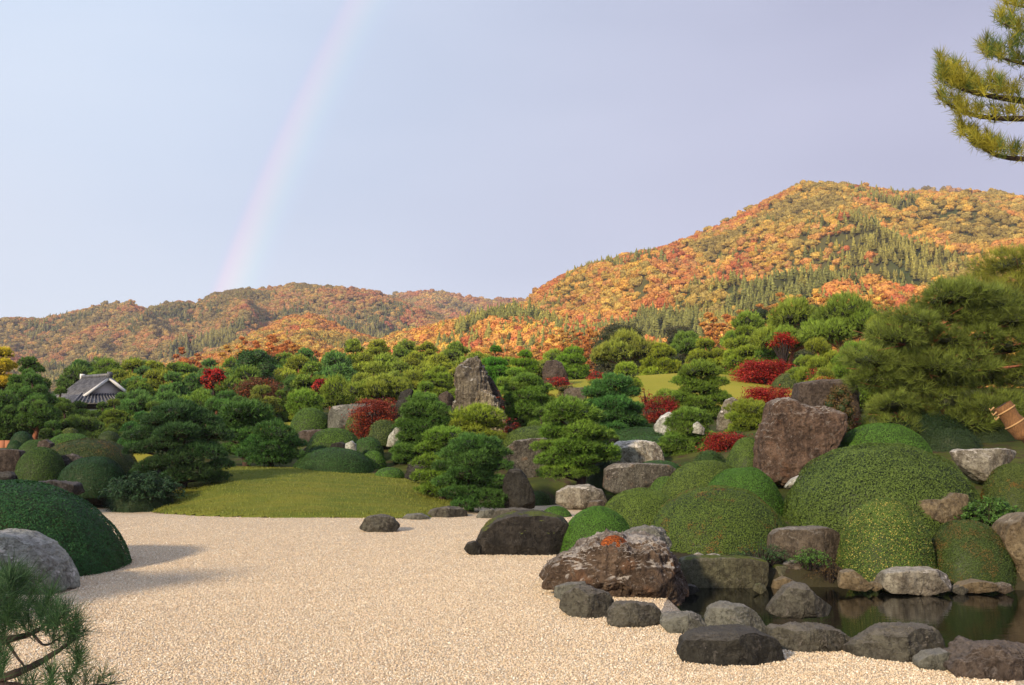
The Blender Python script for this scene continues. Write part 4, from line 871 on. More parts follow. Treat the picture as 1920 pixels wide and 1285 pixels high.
rock([(1138, 834), (1138, 820), (1150, 815), (1160, 820), (1158, 838)], 33.5, 'tiny white-topped dark stone right of the layered pine', DK, 62, det=4, name='stone')
rock([(1224, 824), (1228, 798), (1240, 780), (1256, 772), (1266, 790), (1262, 826)], 37.0, 'white upright stone on the left of the small layered pine', WHT, 63, det=5, strata=.1)
rock([(1298, 812), (1300, 796), (1308, 791), (1320, 803), (1320, 816)], 32.8, 'white upright stone behind the small layered pine', WHT, 64, det=5, strata=.1)
rock([(1346, 808), (1347, 775), (1358, 752), (1372, 746), (1386, 758), (1384, 808)], 38.0, 'grey-white pointed stone left of the ball-shaped pine', PAL, 65, det=6, rough=.09)
rock([(758, 895), (768, 868), (785, 858), (806, 860), (802, 895), (780, 902)], 33.0, 'dark smooth rock at the right end of the lawn', DK, 66, det=6)
rock([(674, 990), (686, 970), (712, 966), (738, 969), (751, 985), (740, 998), (700, 1000)], 23.2, 'rounded dark rock alone in the gravel in front of the lawn', GRB, 67, det=6, rough=.06)
rock([(752, 974), (762, 965), (790, 963), (806, 970), (800, 978), (765, 979)], 26.3, 'flat stepping stone right of the rounded gravel rock', GRY, 68, det=5, name='stone')
rock([(796, 968), (808, 955), (840, 949), (868, 955), (881, 966), (860, 973), (810, 973)], 27.0, 'long grey edging stone at the right end of the lawn', GRB, 69, det=5, name='stone')
rock([(892, 970), (900, 957), (925, 955), (938, 963), (932, 973)], 26.6, 'small grey edging stone left of the brown slab', GRY, 70, det=5, name='stone')
rock([(922, 971), (930, 957), (965, 953), (1005, 957), (1010, 970), (960, 976)], 26.2, 'brown edging slab behind the big dark boulder', GRB, 71, det=5, name='stone')
# left side
rock([(-60, 1110), (-50, 1010), (0, 998), (45, 1002), (80, 1018), (110, 1050), (128, 1080), (134, 1104), (60, 1116)], 14.9, 'smooth grey boulder at the left edge in front of the giant dark bush', GRP, 72, thick=.8, det=7, rough=.06, facets=5)
rock([(208, 955), (215, 935), (240, 931), (298, 928), (303, 938), (285, 950), (280, 958), (230, 960)], 29.0, 'flat-topped dark rock at the left tip of the lawn', DK, 73, det=6, rough=.05, box=.4)
rock([(158, 945), (162, 910), (178, 890), (200, 888), (216, 900), (222, 925), (215, 945), (190, 948)], 30.2, 'black rock with grey flecks below the spreading pine', SPD, 74, det=6, rough=.09)
rock([(50, 925), (60, 906), (110, 900), (150, 908), (150, 925), (100, 940)], 27.8, 'low dark flecked rock peeping over the giant dark bush', SPD, 75, det=5, rough=.09)
rock([(76, 905), (84, 872), (108, 856), (142, 853), (164, 862), (160, 905)], 31.8, 'knobbly dark rock in front of the broad olive bush', SPD, 76, det=6, rough=.11)
rock([(-40, 890), (-38, 848), (0, 842), (40, 845), (48, 870), (40, 892)], 31.5, 'dark rock face at the left edge among the bushes', BRM, 77, det=5, rough=.06)
rock([(-30, 910), (-20, 888), (20, 884), (34, 892), (30, 910)], 29.5, 'low dark ledge at the left edge above the giant bush', DK, 78, det=5)
rock([(70, 842), (74, 828), (88, 824), (100, 832), (98, 846)], 34.5, 'small dark rock between the small left bushes', BRM, 79, det=5, name='stone')
rock([(262, 920), (268, 886), (310, 878), (345, 890), (350, 925)], 31.5, 'black rock in the shade under the spreading dark pine', DK, 80, det=5)

# --- clipped bushes
gDark, gGreen, gMid, gOlive, gBright = (.04, .085, .022), (.10, .155, .024), (.11, .15, .028), (.13, .145, .028), (.095, .175, .024)
M_rust = foliage_mat('olive_leaves_with_rusty_tips', c2=(.17, .085, .02), c2amt=.05, c2scale=1.3)
M_brn = foliage_mat('leaves_browning', c2=(.12, .085, .024), c2amt=.25, c2scale=2.0)
M_yel = foliage_mat('leaves_with_yellow_flecks', fleck=(.42, .36, .09), fleckamt=.14, hi=1.6)
bush(5, 1090, 478, 899, 17.2, (.028, .082, .022), 'giant dark green clipped bush filling the left edge by the gravel', seed=1, n=2.02, depth=.95, lump=.025, dens=1.1, leaf=.02)
bush(1120, 1046, 154, 949, 19.2, (.09, .175, .024), 'tight round green bush between the dark boulder and the furrowed boulder', seed=2, dens=1.1, n=2.15)
bush(1205, 1030, 190, 915, 22.0, (.13, .165, .028), 'green bush behind the tight round one', seed=3)
bush(1343, 1048, 290, 911, 19.9, (.12, .155, .026), 'widest olive-green bush above the retaining stone, rusty at its left', mat=M_rust, seed=4, dens=1.1, n=2.12)
bush(1390, 1000, 172, 876, 22.6, (.085, .165, .024), 'bright green bush right behind the widest olive bush', seed=5)
bush(1322, 960, 180, 863, 24.8, (.125, .155, .028), 'mid-green bush, second behind the widest olive bush', seed=6)
bush(1402, 905, 90, 818, 26.4, gMid, 'mid-green bush against the left side of the tallest boulder', seed=7)
bush(1648, 1010, 368, 830, 21.2, (.105, .135, .026), 'giant olive-green bush at the right, largest of all', seed=8, dens=1.15, n=2.22, lump=.035, leaf=.019)
bush(1658, 1098, 184, 932, 17.45, (.105, .145, .028), 'round bush flecked with yellow leaves at the far pond shore', mat=M_yel, seed=9, n=2.2, dens=1.15)
bush(1812, 1102, 166, 974, 17.4, (.075, .10, .024), 'reddish-green round bush at the right end of the pond shore', mat=M_brn, seed=10, n=2.2, dens=1.1)
bush(1653, 860, 176, 793, 25.2, gBright, 'vivid green dome peeking over the giant right bush', seed=11)
bush(1905, 985, 140, 868, 20.5, (.10, .115, .024), 'rust-tinged bush at the right edge above the loose shrub', mat=M_rust, seed=12)
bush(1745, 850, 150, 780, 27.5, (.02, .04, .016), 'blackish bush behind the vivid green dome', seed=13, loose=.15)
bush(1043, 976, 68, 949, 27.0, gBright, 'small low bush in the gravel behind the big dark boulder', seed=15)
bush(627, 893, 160, 839, 36.6, (.05, .10, .024), 'dark green dome sitting on the back edge of the lawn', seed=16)
bush(627, 850, 106, 803, 39.5, gGreen, 'lighter dome behind the dark lawn-edge dome', seed=17)
bush(690, 852, 62, 819, 39.0, (.06, .115, .026), 'small round bush right of the white stone', seed=18)
bush(583, 812, 80, 764, 46.0, gGreen, 'light green dome left of the large grey boulder', seed=19)
bush(731, 892, 56, 876, 35.0, gBright, 'little flat hedge on the lawn edge', seed=20, sink=.05)
bush(700, 875, 50, 845, 37.5, gBright, 'low green mound in front of the small round bush', seed=21)
bush(166, 905, 194, 822, 33.0, (.07, .085, .024), 'broad brownish-olive dome on the left', mat=M_brn, seed=22)
bush(134, 850, 96, 812, 36.5, gBright, 'bright green dome just behind the broad brownish one', seed=23)
bush(78, 895, 90, 838, 31.0, (.07, .11, .022), 'mid-green bush left of the broad brownish dome', seed=24)
bush(176, 918, 128, 856, 30.2, (.026, .062, .02), 'dark bush in front of the broad brownish dome', seed=25)
bush(66, 855, 62, 824, 35.5, (.07, .12, .024), 'small green bush behind the left rocks', seed=26)
bush(42, 832, 44, 808, 40.0, (.025, .06, .02), 'small dark ball bush at the far left', seed=27)
bush(28, 852, 34, 826, 37.5, (.035, .075, .022), 'smallest dark ball bush at the far left', seed=28)
bush(10, 852, 60, 840, 35.0, (.06, .10, .024), 'low green bush at the left edge', seed=29)
bush(132, 818, 36, 802, 44.0, (.12, .13, .03), 'little yellow-green bush behind the bright green dome', seed=30)
bush(205, 822, 40, 808, 43.0, (.06, .08, .025), 'little olive bush right of the yellow-green one', seed=31)
bush(250, 815, 44, 800, 42.0, (.08, .11, .03), 'small green ball beside the grass bank', seed=32)
bush(672, 800, 50, 775, 44.0, (.12, .15, .03), 'yellow-green low dome in front of the grey boulder', seed=33)
bush(1000, 840, 128, 798, 36.0, (.115, .145, .03), 'grass-topped mound over the speckled boulder', seed=34, lump=.03, n=2.1)
bush(1200, 845, 150, 800, 37.5, (.045, .095, .024), 'dark green mound behind the white-streaked block', seed=35)
bush(1220, 870, 150, 816, 34.5, (.055, .11, .026), 'dark green mound just above the white-streaked block', seed=36)
bush(1235, 884, 90, 863, 30.3, (.055, .12, .024), 'low green cushion on the wide brown boulder', seed=37, sink=.05)
bush(1250, 925, 70, 893, 27.0, gGreen, 'small green bush at the right foot of the wide brown boulder', seed=38)
pass
bush(1150, 1044, 62, 1008, 14.5, (.42, .11, .02), 'orange moss cushion on top of the furrowed boulder', seed=40, leaf=.011, name='moss_cushion', cat='moss', sink=.06, lump=.12, mat=foliage_mat('orange_moss', lo=.4, hi=1.5, core=(.10, .03, .012)))
bush(940, 990, 70, 968, 19.6, (.16, .15, .03), 'moss patch on the shoulder of the big dark boulder', seed=41, leaf=.010, name='moss_cushion', cat='moss', sink=.10, lump=.1)
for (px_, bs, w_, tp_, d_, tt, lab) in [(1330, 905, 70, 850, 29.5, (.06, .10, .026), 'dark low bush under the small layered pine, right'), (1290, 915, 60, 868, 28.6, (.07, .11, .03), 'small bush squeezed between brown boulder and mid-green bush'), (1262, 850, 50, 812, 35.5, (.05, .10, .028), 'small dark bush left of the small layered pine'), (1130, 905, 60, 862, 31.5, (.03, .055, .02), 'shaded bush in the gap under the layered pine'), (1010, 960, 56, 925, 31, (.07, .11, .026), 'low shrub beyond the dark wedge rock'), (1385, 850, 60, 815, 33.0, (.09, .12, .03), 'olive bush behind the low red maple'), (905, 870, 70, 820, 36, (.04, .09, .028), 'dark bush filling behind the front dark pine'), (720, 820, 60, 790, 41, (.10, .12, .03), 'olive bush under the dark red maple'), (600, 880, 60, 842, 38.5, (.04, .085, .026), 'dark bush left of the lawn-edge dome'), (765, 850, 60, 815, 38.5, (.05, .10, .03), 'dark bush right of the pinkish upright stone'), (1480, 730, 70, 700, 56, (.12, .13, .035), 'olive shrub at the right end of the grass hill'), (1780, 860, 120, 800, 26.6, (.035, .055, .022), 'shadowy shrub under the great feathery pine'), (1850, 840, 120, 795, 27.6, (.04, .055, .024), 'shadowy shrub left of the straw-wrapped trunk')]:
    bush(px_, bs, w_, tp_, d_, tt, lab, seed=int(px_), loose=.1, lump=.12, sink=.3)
# loose shrubs and ferns on the shore
def sprigs(px, base, w, top, d, tint, label, n=60, seed=0, name='leafy_shrub', cat='shrub', leaf=.035, mat=None, ln=.25, per=26, narrow=.4, arch=.4):
    r_ = np.random.RandomState(seed + int(px)); x, _, zt = P(px, top, d); z0 = P(px, base, d)[2] - .05; hw = w / 2 / FPX * d; h = zt - z0
    root = empty(name, (x, d, z0)); tag(root, label, cat); C = []; N_ = []; b = Bag(); rn = []
    for k in range(n):
        a = r_.rand() * 6.28; rr = math.sqrt(r_.rand()); top_ = np.array([hw * rr * math.cos(a), hw * .7 * rr * math.sin(a), h * (1 - .45 * rr * rr) * r_.uniform(.55, 1.0)])
        st = top_ * np.array([.35, .35, 0]); out = np.array([math.cos(a), math.sin(a), 0]) * ln * arch
        pts = smooth_path([st, (st + top_) / 2 + np.array([0, 0, .1 * h]), top_ , top_ + out + np.array([0, 0, -ln * arch * .4])], 4); b.tube(pts, np.linspace(.008, .002, len(pts)), 4)
        ts = np.sort(r_.rand(per)) ** .6 * (len(pts) - 1); i0 = np.clip(ts.astype(int), 0, len(pts) - 2); q = pts[i0] + (pts[i0 + 1] - pts[i0]) * (ts - i0)[:, None]
        C.append(q + r_.normal(size=(per, 3)) * leaf * .6); N_.append(np.tile([0, -.3, 1.], (per, 1)) + r_.normal(size=(per, 3)) * .3); rn.append(np.clip(r_.rand(per) * .7 + .3 * r_.rand(), 0, 1))
    C = np.concatenate(C); V, F = leafquads(C, np.concatenate(N_), leaf * (.6 + .7 * r_.rand(len(C))), r_, .8, narrow)
    link('foliage', mesh_np('foliage', V, F, mat or M_leaf, attrs={'rnd': np.concatenate(rn), 'rnd2': r_.rand(len(F))}), root, color=tint)
    link('stem', b.mesh('stem', M_darkbark), root)
sprigs(1850, 1005, 116, 926, 19.3, (.075, .16, .03), 'loose glossy shrub with pointed leaves at the right', n=150, per=34, leaf=.035)
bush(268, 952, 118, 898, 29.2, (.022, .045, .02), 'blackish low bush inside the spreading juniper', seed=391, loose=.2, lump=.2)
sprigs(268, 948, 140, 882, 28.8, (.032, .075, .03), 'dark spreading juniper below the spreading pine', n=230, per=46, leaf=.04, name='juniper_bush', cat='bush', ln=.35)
sprigs(1425, 1062, 100, 1012, 17.5, (.05, .12, .03), 'dark ferny shrub trailing over the retaining stone', n=80, leaf=.02, narrow=.25, ln=.3)
sprigs(1518, 1062, 66, 1026, 17.3, (.10, .22, .035), 'fresh green fern clump beside the squared block', n=60, leaf=.022, narrow=.25, ln=.3)
sprigs(1555, 1092, 56, 1040, 17.2, (.16, .10, .035), 'withered brownish fern hanging at the waterline', n=50, leaf=.018, narrow=.2, ln=.35, arch=.9)
sprigs(1718, 1004, 30, 985, 18.6, (.06, .13, .03), 'small weed sprig between the two shore bushes', n=14, leaf=.025)

# --- named pines
Dk, Md, Ol, Ye, Bl = (.045, .115, .045), (.09, .165, .045), (.15, .20, .045), (.24, .25, .045), (.06, .145, .065)
pine(335, 757, 180, 31.0, (.022, .062, .036), 'dark spreading pine at the left end of the front lawn', lod='near', base=908, seed=1, cat='pine tree',
     padk=.84, pads=[(0, 22, 52, 0), (-35, 38, 36, -.12), (38, 34, 40, .1), (-66, 62, 34, .0), (60, 62, 40, .08), (10, 58, 46, -.18), (-70, 88, 30, -.05), (-20, 82, 40, -.2), (52, 92, 44, -.1), (78, 118, 30, 0), (10, 108, 42, -.22), (-40, 118, 34, -.1), (40, 128, 40, -.2), (64, 138, 34, -.08), (-66, 134, 28, -.05), (8, 136, 34, -.2)])
pine(458, 760, 116, 37.5, (.042, .11, .042), 'broad-hatted dark pine behind the left end of the lawn', seed=2, lod='near', base=868, pads=[(0, 18, 50, 0), (-30, 38, 28, -.1), (30, 36, 30, .1), (-34, 62, 26, 0), (0, 58, 32, -.2), (40, 64, 26, 0), (-28, 86, 26, -.1), (14, 84, 30, -.2), (44, 92, 20, 0)])
pine(513, 798, 104, 36.6, (.032, .095, .04), 'low bushy pine behind the lawn, right of the broad-hatted one', seed=3, lod='near', base=878, pads=[(0, 16, 40, 0), (-32, 34, 28, 0), (34, 34, 26, 0), (-30, 56, 30, -.1), (28, 56, 32, -.1), (0, 44, 34, -.2), (0, 66, 34, -.2)])
pine(888, 822, 124, 28.6, (.036, .10, .04), 'front dark pine reaching down to the stepping stones', seed=4, lod='near', base=948, pads=[(0, 16, 44, 0), (-32, 32, 32, -.05), (34, 30, 34, .05), (0, 44, 44, -.18), (-44, 56, 30, 0), (46, 56, 28, 0), (-10, 72, 40, -.2), (36, 84, 30, -.05), (-48, 84, 28, 0), (-20, 104, 34, -.15), (28, 114, 38, -.15), (50, 104, 22, 0), (-6, 122, 34, -.2), (40, 126, 26, -.1)])
pine(835, 806, 86, 31.0, (.075, .15, .036), 'green layered pine left of the front dark pine', seed=5, lod='near', base=935, pads=[(0, 16, 38, 0), (-28, 36, 26, 0), (28, 36, 24, 0), (-26, 62, 30, -.1), (12, 58, 30, -.2), (-30, 90, 30, -.1), (10, 92, 34, -.1), (-14, 114, 34, -.1), (26, 112, 26, 0)])
pine(895, 765, 88, 36.0, (.12, .17, .036), 'yellowish rounded pine below the central peak', seed=6, lod='near', base=842, pads=[(0, 18, 42, 0), (-24, 32, 26, -.05), (26, 34, 26, .05), (-8, 48, 32, -.15), (22, 58, 28, -.1), (-28, 60, 24, 0)])
pine(1080, 756, 150, 30.5, (.075, .155, .04), 'prominent layered pine in the centre with a yellow-green cap', seed=7, lod='near', base=912, pads=[(-8, 20, 50, 0), (-30, 30, 30, -.1), (22, 28, 32, .1), (-36, 58, 34, 0), (8, 54, 36, -.18), (44, 62, 30, 0), (-50, 84, 30, 0), (-6, 84, 40, -.2), (42, 92, 38, 0), (60, 104, 24, 0), (-42, 106, 34, -.05), (6, 110, 34, -.15), (-30, 132, 38, -.1), (10, 130, 26, -.05)])
pine(1148, 706, 100, 39.0, (.04, .125, .055), 'tall bluish-green pine right of the layered pine', seed=8, lod='near', base=820, pads=[(0, 18, 38, 0), (-26, 32, 28, -.05), (28, 34, 28, .05), (-30, 56, 28, 0), (0, 52, 36, -.15), (34, 60, 26, 0), (-28, 80, 30, -.1), (8, 78, 34, -.15), (36, 88, 26, 0), (0, 102, 36, -.1), (-36, 104, 22, 0)])
pine(990, 704, 100, 41.5, (.075, .15, .042), 'broad conical pine right of the central peak', seed=9, lod='near', base=820, pads=[(-2, 12, 28, 0), (-16, 28, 28, -.05), (20, 28, 26, .05), (0, 40, 34, -.15), (-28, 52, 28, 0), (32, 52, 26, 0), (0, 64, 36, -.15), (-34, 74, 26, 0), (34, 76, 28, 0), (-18, 88, 32, -.1), (24, 96, 30, -.1), (0, 106, 30, -.1)])
pine(797, 742, 96, 38.0, (.05, .12, .04), 'dense dark pine left of the central peak', seed=10, lod='near', base=880, pads=[(-4, 10, 28, .1), (-16, 24, 26, .05), (18, 22, 22, .05), (0, 36, 46, 0), (-28, 52, 28, -.05), (28, 52, 30, -.05), (0, 62, 38, -.15), (-22, 82, 30, 0), (14, 84, 32, -.1), (-36, 104, 28, 0), (0, 106, 34, -.1), (-40, 120, 24, 0), (30, 112, 22, 0)])
pine(1291, 771, 112, 33.5, (.075, .15, .045), 'small layered pine in front of the white stones', seed=11, lod='near', base=868, pads=[(0, 12, 34, 0), (-20, 26, 24, 0), (24, 24, 22, 0), (0, 38, 32, -.1), (-24, 54, 28, -.1), (28, 52, 28, -.1), (-36, 72, 26, 0), (2, 72, 36, -.1), (38, 74, 26, 0), (-8, 88, 28, -.1)])
pine(1311, 681, 100, 44.5, (.085, .155, .038), 'tall round-capped pine standing before the grass hill', seed=12, lod='near', base=800, pads=[(0, 20, 40, 0), (-22, 38, 28, 0), (26, 38, 26, 0), (0, 52, 32, -.1), (-36, 66, 26, 0), (32, 70, 32, 0), (-8, 78, 34, -.1), (-34, 90, 24, 0), (26, 98, 30, -.05), (0, 104, 30, 0)])
pine(1404, 752, 78, 36.0, (.11, .165, .038), 'ball-shaped clipped pine left of the tallest boulder', seed=13, lod='near', base=822, pads=[(0, 18, 36, 0), (-20, 32, 24, -.05), (22, 32, 24, .05), (0, 46, 34, -.1), (-20, 62, 24, 0), (20, 60, 26, 0)])
pine(932, 653, 66, 58.0, (.045, .15, .03), 'vivid green rounded pine right behind the central peak', seed=14, lod='mid', bark=M_redbark)
pine(985, 661, 62, 57.0, (.085, .18, .03), 'light green pine between the peak and the ridge stone', seed=15, lod='mid', bark=M_redbark)
pine(1170, 690, 66, 47.0, (.12, .19, .04), 'yellow-green flat pine just above the tall bluish pine', seed=16, lod='mid', shape='umbrella', layers=2)
pine(522, 728, 62, 55.0, (.085, .15, .04), 'small green cone pine left of the light green dome', seed=17, shape='cone')
pine(490, 728, 76, 53.0, (.11, .145, .05), 'soft olive pine beside the russet maple', seed=18)
pine(570, 738, 64, 50.5, (.09, .175, .04), 'small fresh green pine above the light green dome', seed=19, shape='dome')
pine(630, 715, 68, 56.0, (.10, .165, .04), 'bright green bushy pine right of the red maple sliver', seed=20, shape='dome')
pine(720, 720, 120, 53.0, (.12, .17, .045), 'broad flat olive pine above the grey boulder', seed=21, shape='umbrella', layers=3)
pine(1070, 650, 90, 68.0, (.09, .18, .035), 'green layered pine behind the ridge stone', seed=22, bark=M_redbark)
pine(1165, 634, 128, 76.0, (.13, .165, .05), 'wide olive pine on the hill crest behind the bluish pine', seed=23, bark=M_redbark, shape='umbrella')
pine(1235, 640, 84, 74.0, (.14, .20, .035), 'yellow-green pine on the crest left of the round-capped pine', seed=24, bark=M_redbark)
pine(1290, 620, 80, 84.0, (.07, .14, .04), 'high flat dark pine on the crest under the brown oaks', seed=25, shape='umbrella', bark=M_redbark)
pine(1330, 640, 100, 72.0, (.13, .185, .035), 'broad yellow-green pine at the top of the grass hill', seed=26, bark=M_redbark)
pine(1405, 618, 120, 68.0, (.115, .175, .036), 'big bushy pine above the red maple on the hill', seed=27, bark=M_redbark)
pine(1450, 640, 90, 64.0, (.07, .15, .04), 'dark green pine just left of the red-barked pines', seed=28)
pine(1575, 566, 150, 55.0, (.09, .155, .04), 'flat-topped tall pine with red bark at the upper right', seed=29, shape='umbrella', lod='near', bark=M_redbark)
pine(1480, 588, 150, 62.0, (.10, .16, .04), 'broad flat red-barked pine left of the tallest flat-topped one', seed=30, shape='umbrella', lod='near', bark=M_redbark)
pine(1405, 596, 110, 72.0, (.095, .17, .042), 'spreading pine under the dark oaks on the skyline', seed=31, shape='umbrella', bark=M_redbark)
pine(1540, 646, 110, 50.0, (.12, .17, .036), 'low yellow-tinted pine between the red maples and the great right pine', seed=32, lod='near', bark=M_redbark)
pine(1612, 640, 130, 42.0, (.085, .16, .036), 'mid-height pine in front of the great right pine, touching the vine rock', seed=33, lod='near', layers=5)
pine(1545, 690, 100, 40.0, (.11, .16, .04), 'low soft pine just above the vine-hung boulder', seed=34, lod='near')

# --- the great loose pines at the right
def loosepine(px, top, w, d, base, tint, label, pads, seed, bark=M_redbark, trunkpx=None):
    r_ = np.random.RandomState(seed); x, _, zt = P(px, top, d); x0 = P(trunkpx or px, base, d)[0]; z0 = P(px, base, d)[2]
    root = empty('pine_tree', (x0, d, z0)); tag(root, label, 'pine tree'); b = Bag(); Wm = w / FPX * d; Hm = zt - z0; o = np.array([x0, d, z0])
    tp = smooth_path([(0, 0, -.2), (.05, 0, Hm * .2), (-.15, .1, Hm * .45), (.1, .1, Hm * .7), (0, 0, Hm * .92)], 5); b.tube(tp, np.linspace(.17, .05, len(tp)), 9, bump=.25, seed=seed)
    for (dx, dz, rr, dyy) in pads:
        p = P(px + dx, top + dz, d) - o; p[1] += dyy * Wm; s = rr / FPX * d; a = tp[min(len(tp) - 1, int(np.clip((p[2] - .4) / Hm, .1, .95) * len(tp)))]
        pts = smooth_path([a, a * .55 + p * .45 + np.array([0, 0, .12]) + r_.normal(size=3) * .08, p + np.array([0, 0, -.1 * s]), p + (p - a) * .12], 3); b.tube(pts, np.linspace(.06, .012, len(pts)), 5)
        for q in range(3):
            e = p + r_.normal(size=3) * s * np.array([.6, .6, .2]); b.tube([p * .7 + a * .3, e], [.018, .006], 4)
        tv = np.array(tint) * r_.uniform(.8, 1.2)
        link('foliage_pad', PADS['loose'][r_.randint(5)], root, p, (r_.uniform(-.25, .25), r_.uniform(-.25, .25), r_.rand() * 6.28), (s, s, s * r_.uniform(.75, 1.1)), tuple(tv))
    link('trunk', b.mesh('trunk', bark), root)
r_ = np.random.RandomState(77); lp = []
for k, (yy_, x0_, x1_) in enumerate([(24, 50, 170), (60, 0, 260), (100, -45, 260), (140, -62, 260), (180, -60, 260), (220, -45, 255), (252, -20, 170)]):
    xx_ = x0_
    while xx_ < x1_: lp.append((xx_ + r_.uniform(-14, 14), yy_ + r_.uniform(-12, 12), r_.uniform(40, 58), r_.uniform(-.16, .16))); xx_ += r_.uniform(44, 62)
loosepine(1700, 545, 330, 28.0, 835, (.12, .155, .03), 'great feathery pine filling the right side behind the bushes', lp, 5, trunkpx=1740)
lp2 = []
for k, (yy_, x0_, x1_) in enumerate([(16, -10, 110), (50, -60, 110), (84, -80, 110), (116, -60, 110)]):
    xx_ = x0_
    while xx_ < x1_: lp2.append((xx_ + r_.uniform(-10, 10), yy_ + r_.uniform(-8, 8), r_.uniform(38, 50), r_.uniform(-.2, .2))); xx_ += r_.uniform(44, 60)
loosepine(1905, 492, 200, 32.0, 835, (.17, .18, .03), 'taller feathery pine rising at the right edge behind the great one', lp2, 6, trunkpx=1960)

# --- trees outside the left edge whose shade falls on the gravel and the left bushes
for (x_, y_, zt_, w_, lab) in [(-10.6, 9.0, 3.9, 3.6, 'pine beyond the left edge shading the giant dark bush'), (-19.0, 20.0, 5.2, 4.6, 'taller pine beyond the left edge shading the left bushes')]:
    pine(x_ / y_ * FPX + 960, HPY - (zt_ - EYE) / y_ * FPX, w_ / y_ * FPX, y_, Dk, lab, lod='near', shape='cloud', seed=3, clear=.3)
# --- background pine wood: rows from back to front
NB_ = {'a': 0}
def bgp(px, top, w, d, tint, lab, grp, shape='cloud', seed=0, bark=None):
    pine(px, top, w, d, tint, lab, grp, lod='far' if d > 62 else 'mid', shape=shape, seed=seed, bark=bark or (M_redbark if d > 60 else M_bark), clear=.3)
r_ = np.random.RandomState(5)
ORD = ['leftmost', 'second from left', 'third from left', 'fourth from left', 'fifth from left', 'sixth from left', 'seventh from left', 'eighth from left', 'ninth from left', 'tenth from left', 'eleventh from left', 'twelfth from left', 'thirteenth from left', 'fourteenth from left', 'fifteenth from left', 'sixteenth from left', 'seventeenth from left', 'eighteenth from left', 'nineteenth from left', 'twentieth from left', 'twenty-first from left', 'twenty-second from left', 'twenty-third from left', 'twenty-fourth from left', 'twenty-fifth from left', 'twenty-sixth from left', 'twenty-seventh from left']
rows = [ # (label, group, depth, tops polyline, x0, x1, spacing, width, tints)
 ('pine of the farthest row below the orange hillside', 'farthest row of background pines', 96, [(60, 676), (130, 668), (230, 664), (330, 668), (400, 668), (560, 656), (640, 645), (700, 640), (860, 636), (900, 660), (1010, 664), (1100, 640)], 150, 1060, 46, 78, [Md, Ol, Bl]),
 ('pine of the second row behind the red maples', 'second row of background pines', 80, [(0, 690), (120, 700), (260, 690), (400, 690), (560, 672), (700, 668), (850, 662), (900, 680)], 265, 880, 50, 84, [Md, Ol, Ol, Bl]),
 ('pine of the middle row left of the peak', 'middle row of background pines', 66, [(0, 715), (120, 720), (300, 705), (420, 708), (600, 690), (760, 686), (860, 690)], 262, 870, 54, 86, [Md, Ol, Bl, Ol]),
 ('shaded pine of the front row, left wood', 'front row of the left wood', 54, [(100, 745), (200, 748), (300, 735), (430, 742), (480, 750)], 262, 470, 50, 84, [Md, Dk, Bl])]
for k_ in range(16):
    pine(-30 - 34 * k_, 655 + 8 * (k_ % 3) + (40 if k_ % 2 else 0), 110, 86 if k_ % 2 == 0 else 62, [Md, Ol, Dk][k_ % 3], ORD[15 - k_] + ' pine of the wood beyond the left edge', 'pines beyond the left edge', lod='far', seed=k_, clear=.2)
for lab, grp, d, tp, x0_, x1_, spc, wd, tints in rows:
    tp = np.array(tp, float); xx_ = x0_; cnt = 0
    while xx_ < x1_:
        tt = tints[r_.randint(len(tints))]; dd = d + r_.uniform(-5, 5)
        if xx_ > 640: tt = tuple(np.array(tt) * .5 + np.array(Ol) * .55)
        bgp(xx_, float(np.interp(xx_, tp[:, 0], tp[:, 1])) + r_.uniform(-5, 8), wd * r_.uniform(.85, 1.2), dd, tt, ORD[cnt] + ' ' + lab, grp, shape=['cloud', 'umbrella', 'cloud'][r_.randint(3)], seed=r_.randint(999)); cnt += 1
        xx_ += spc * r_.uniform(.8, 1.25)
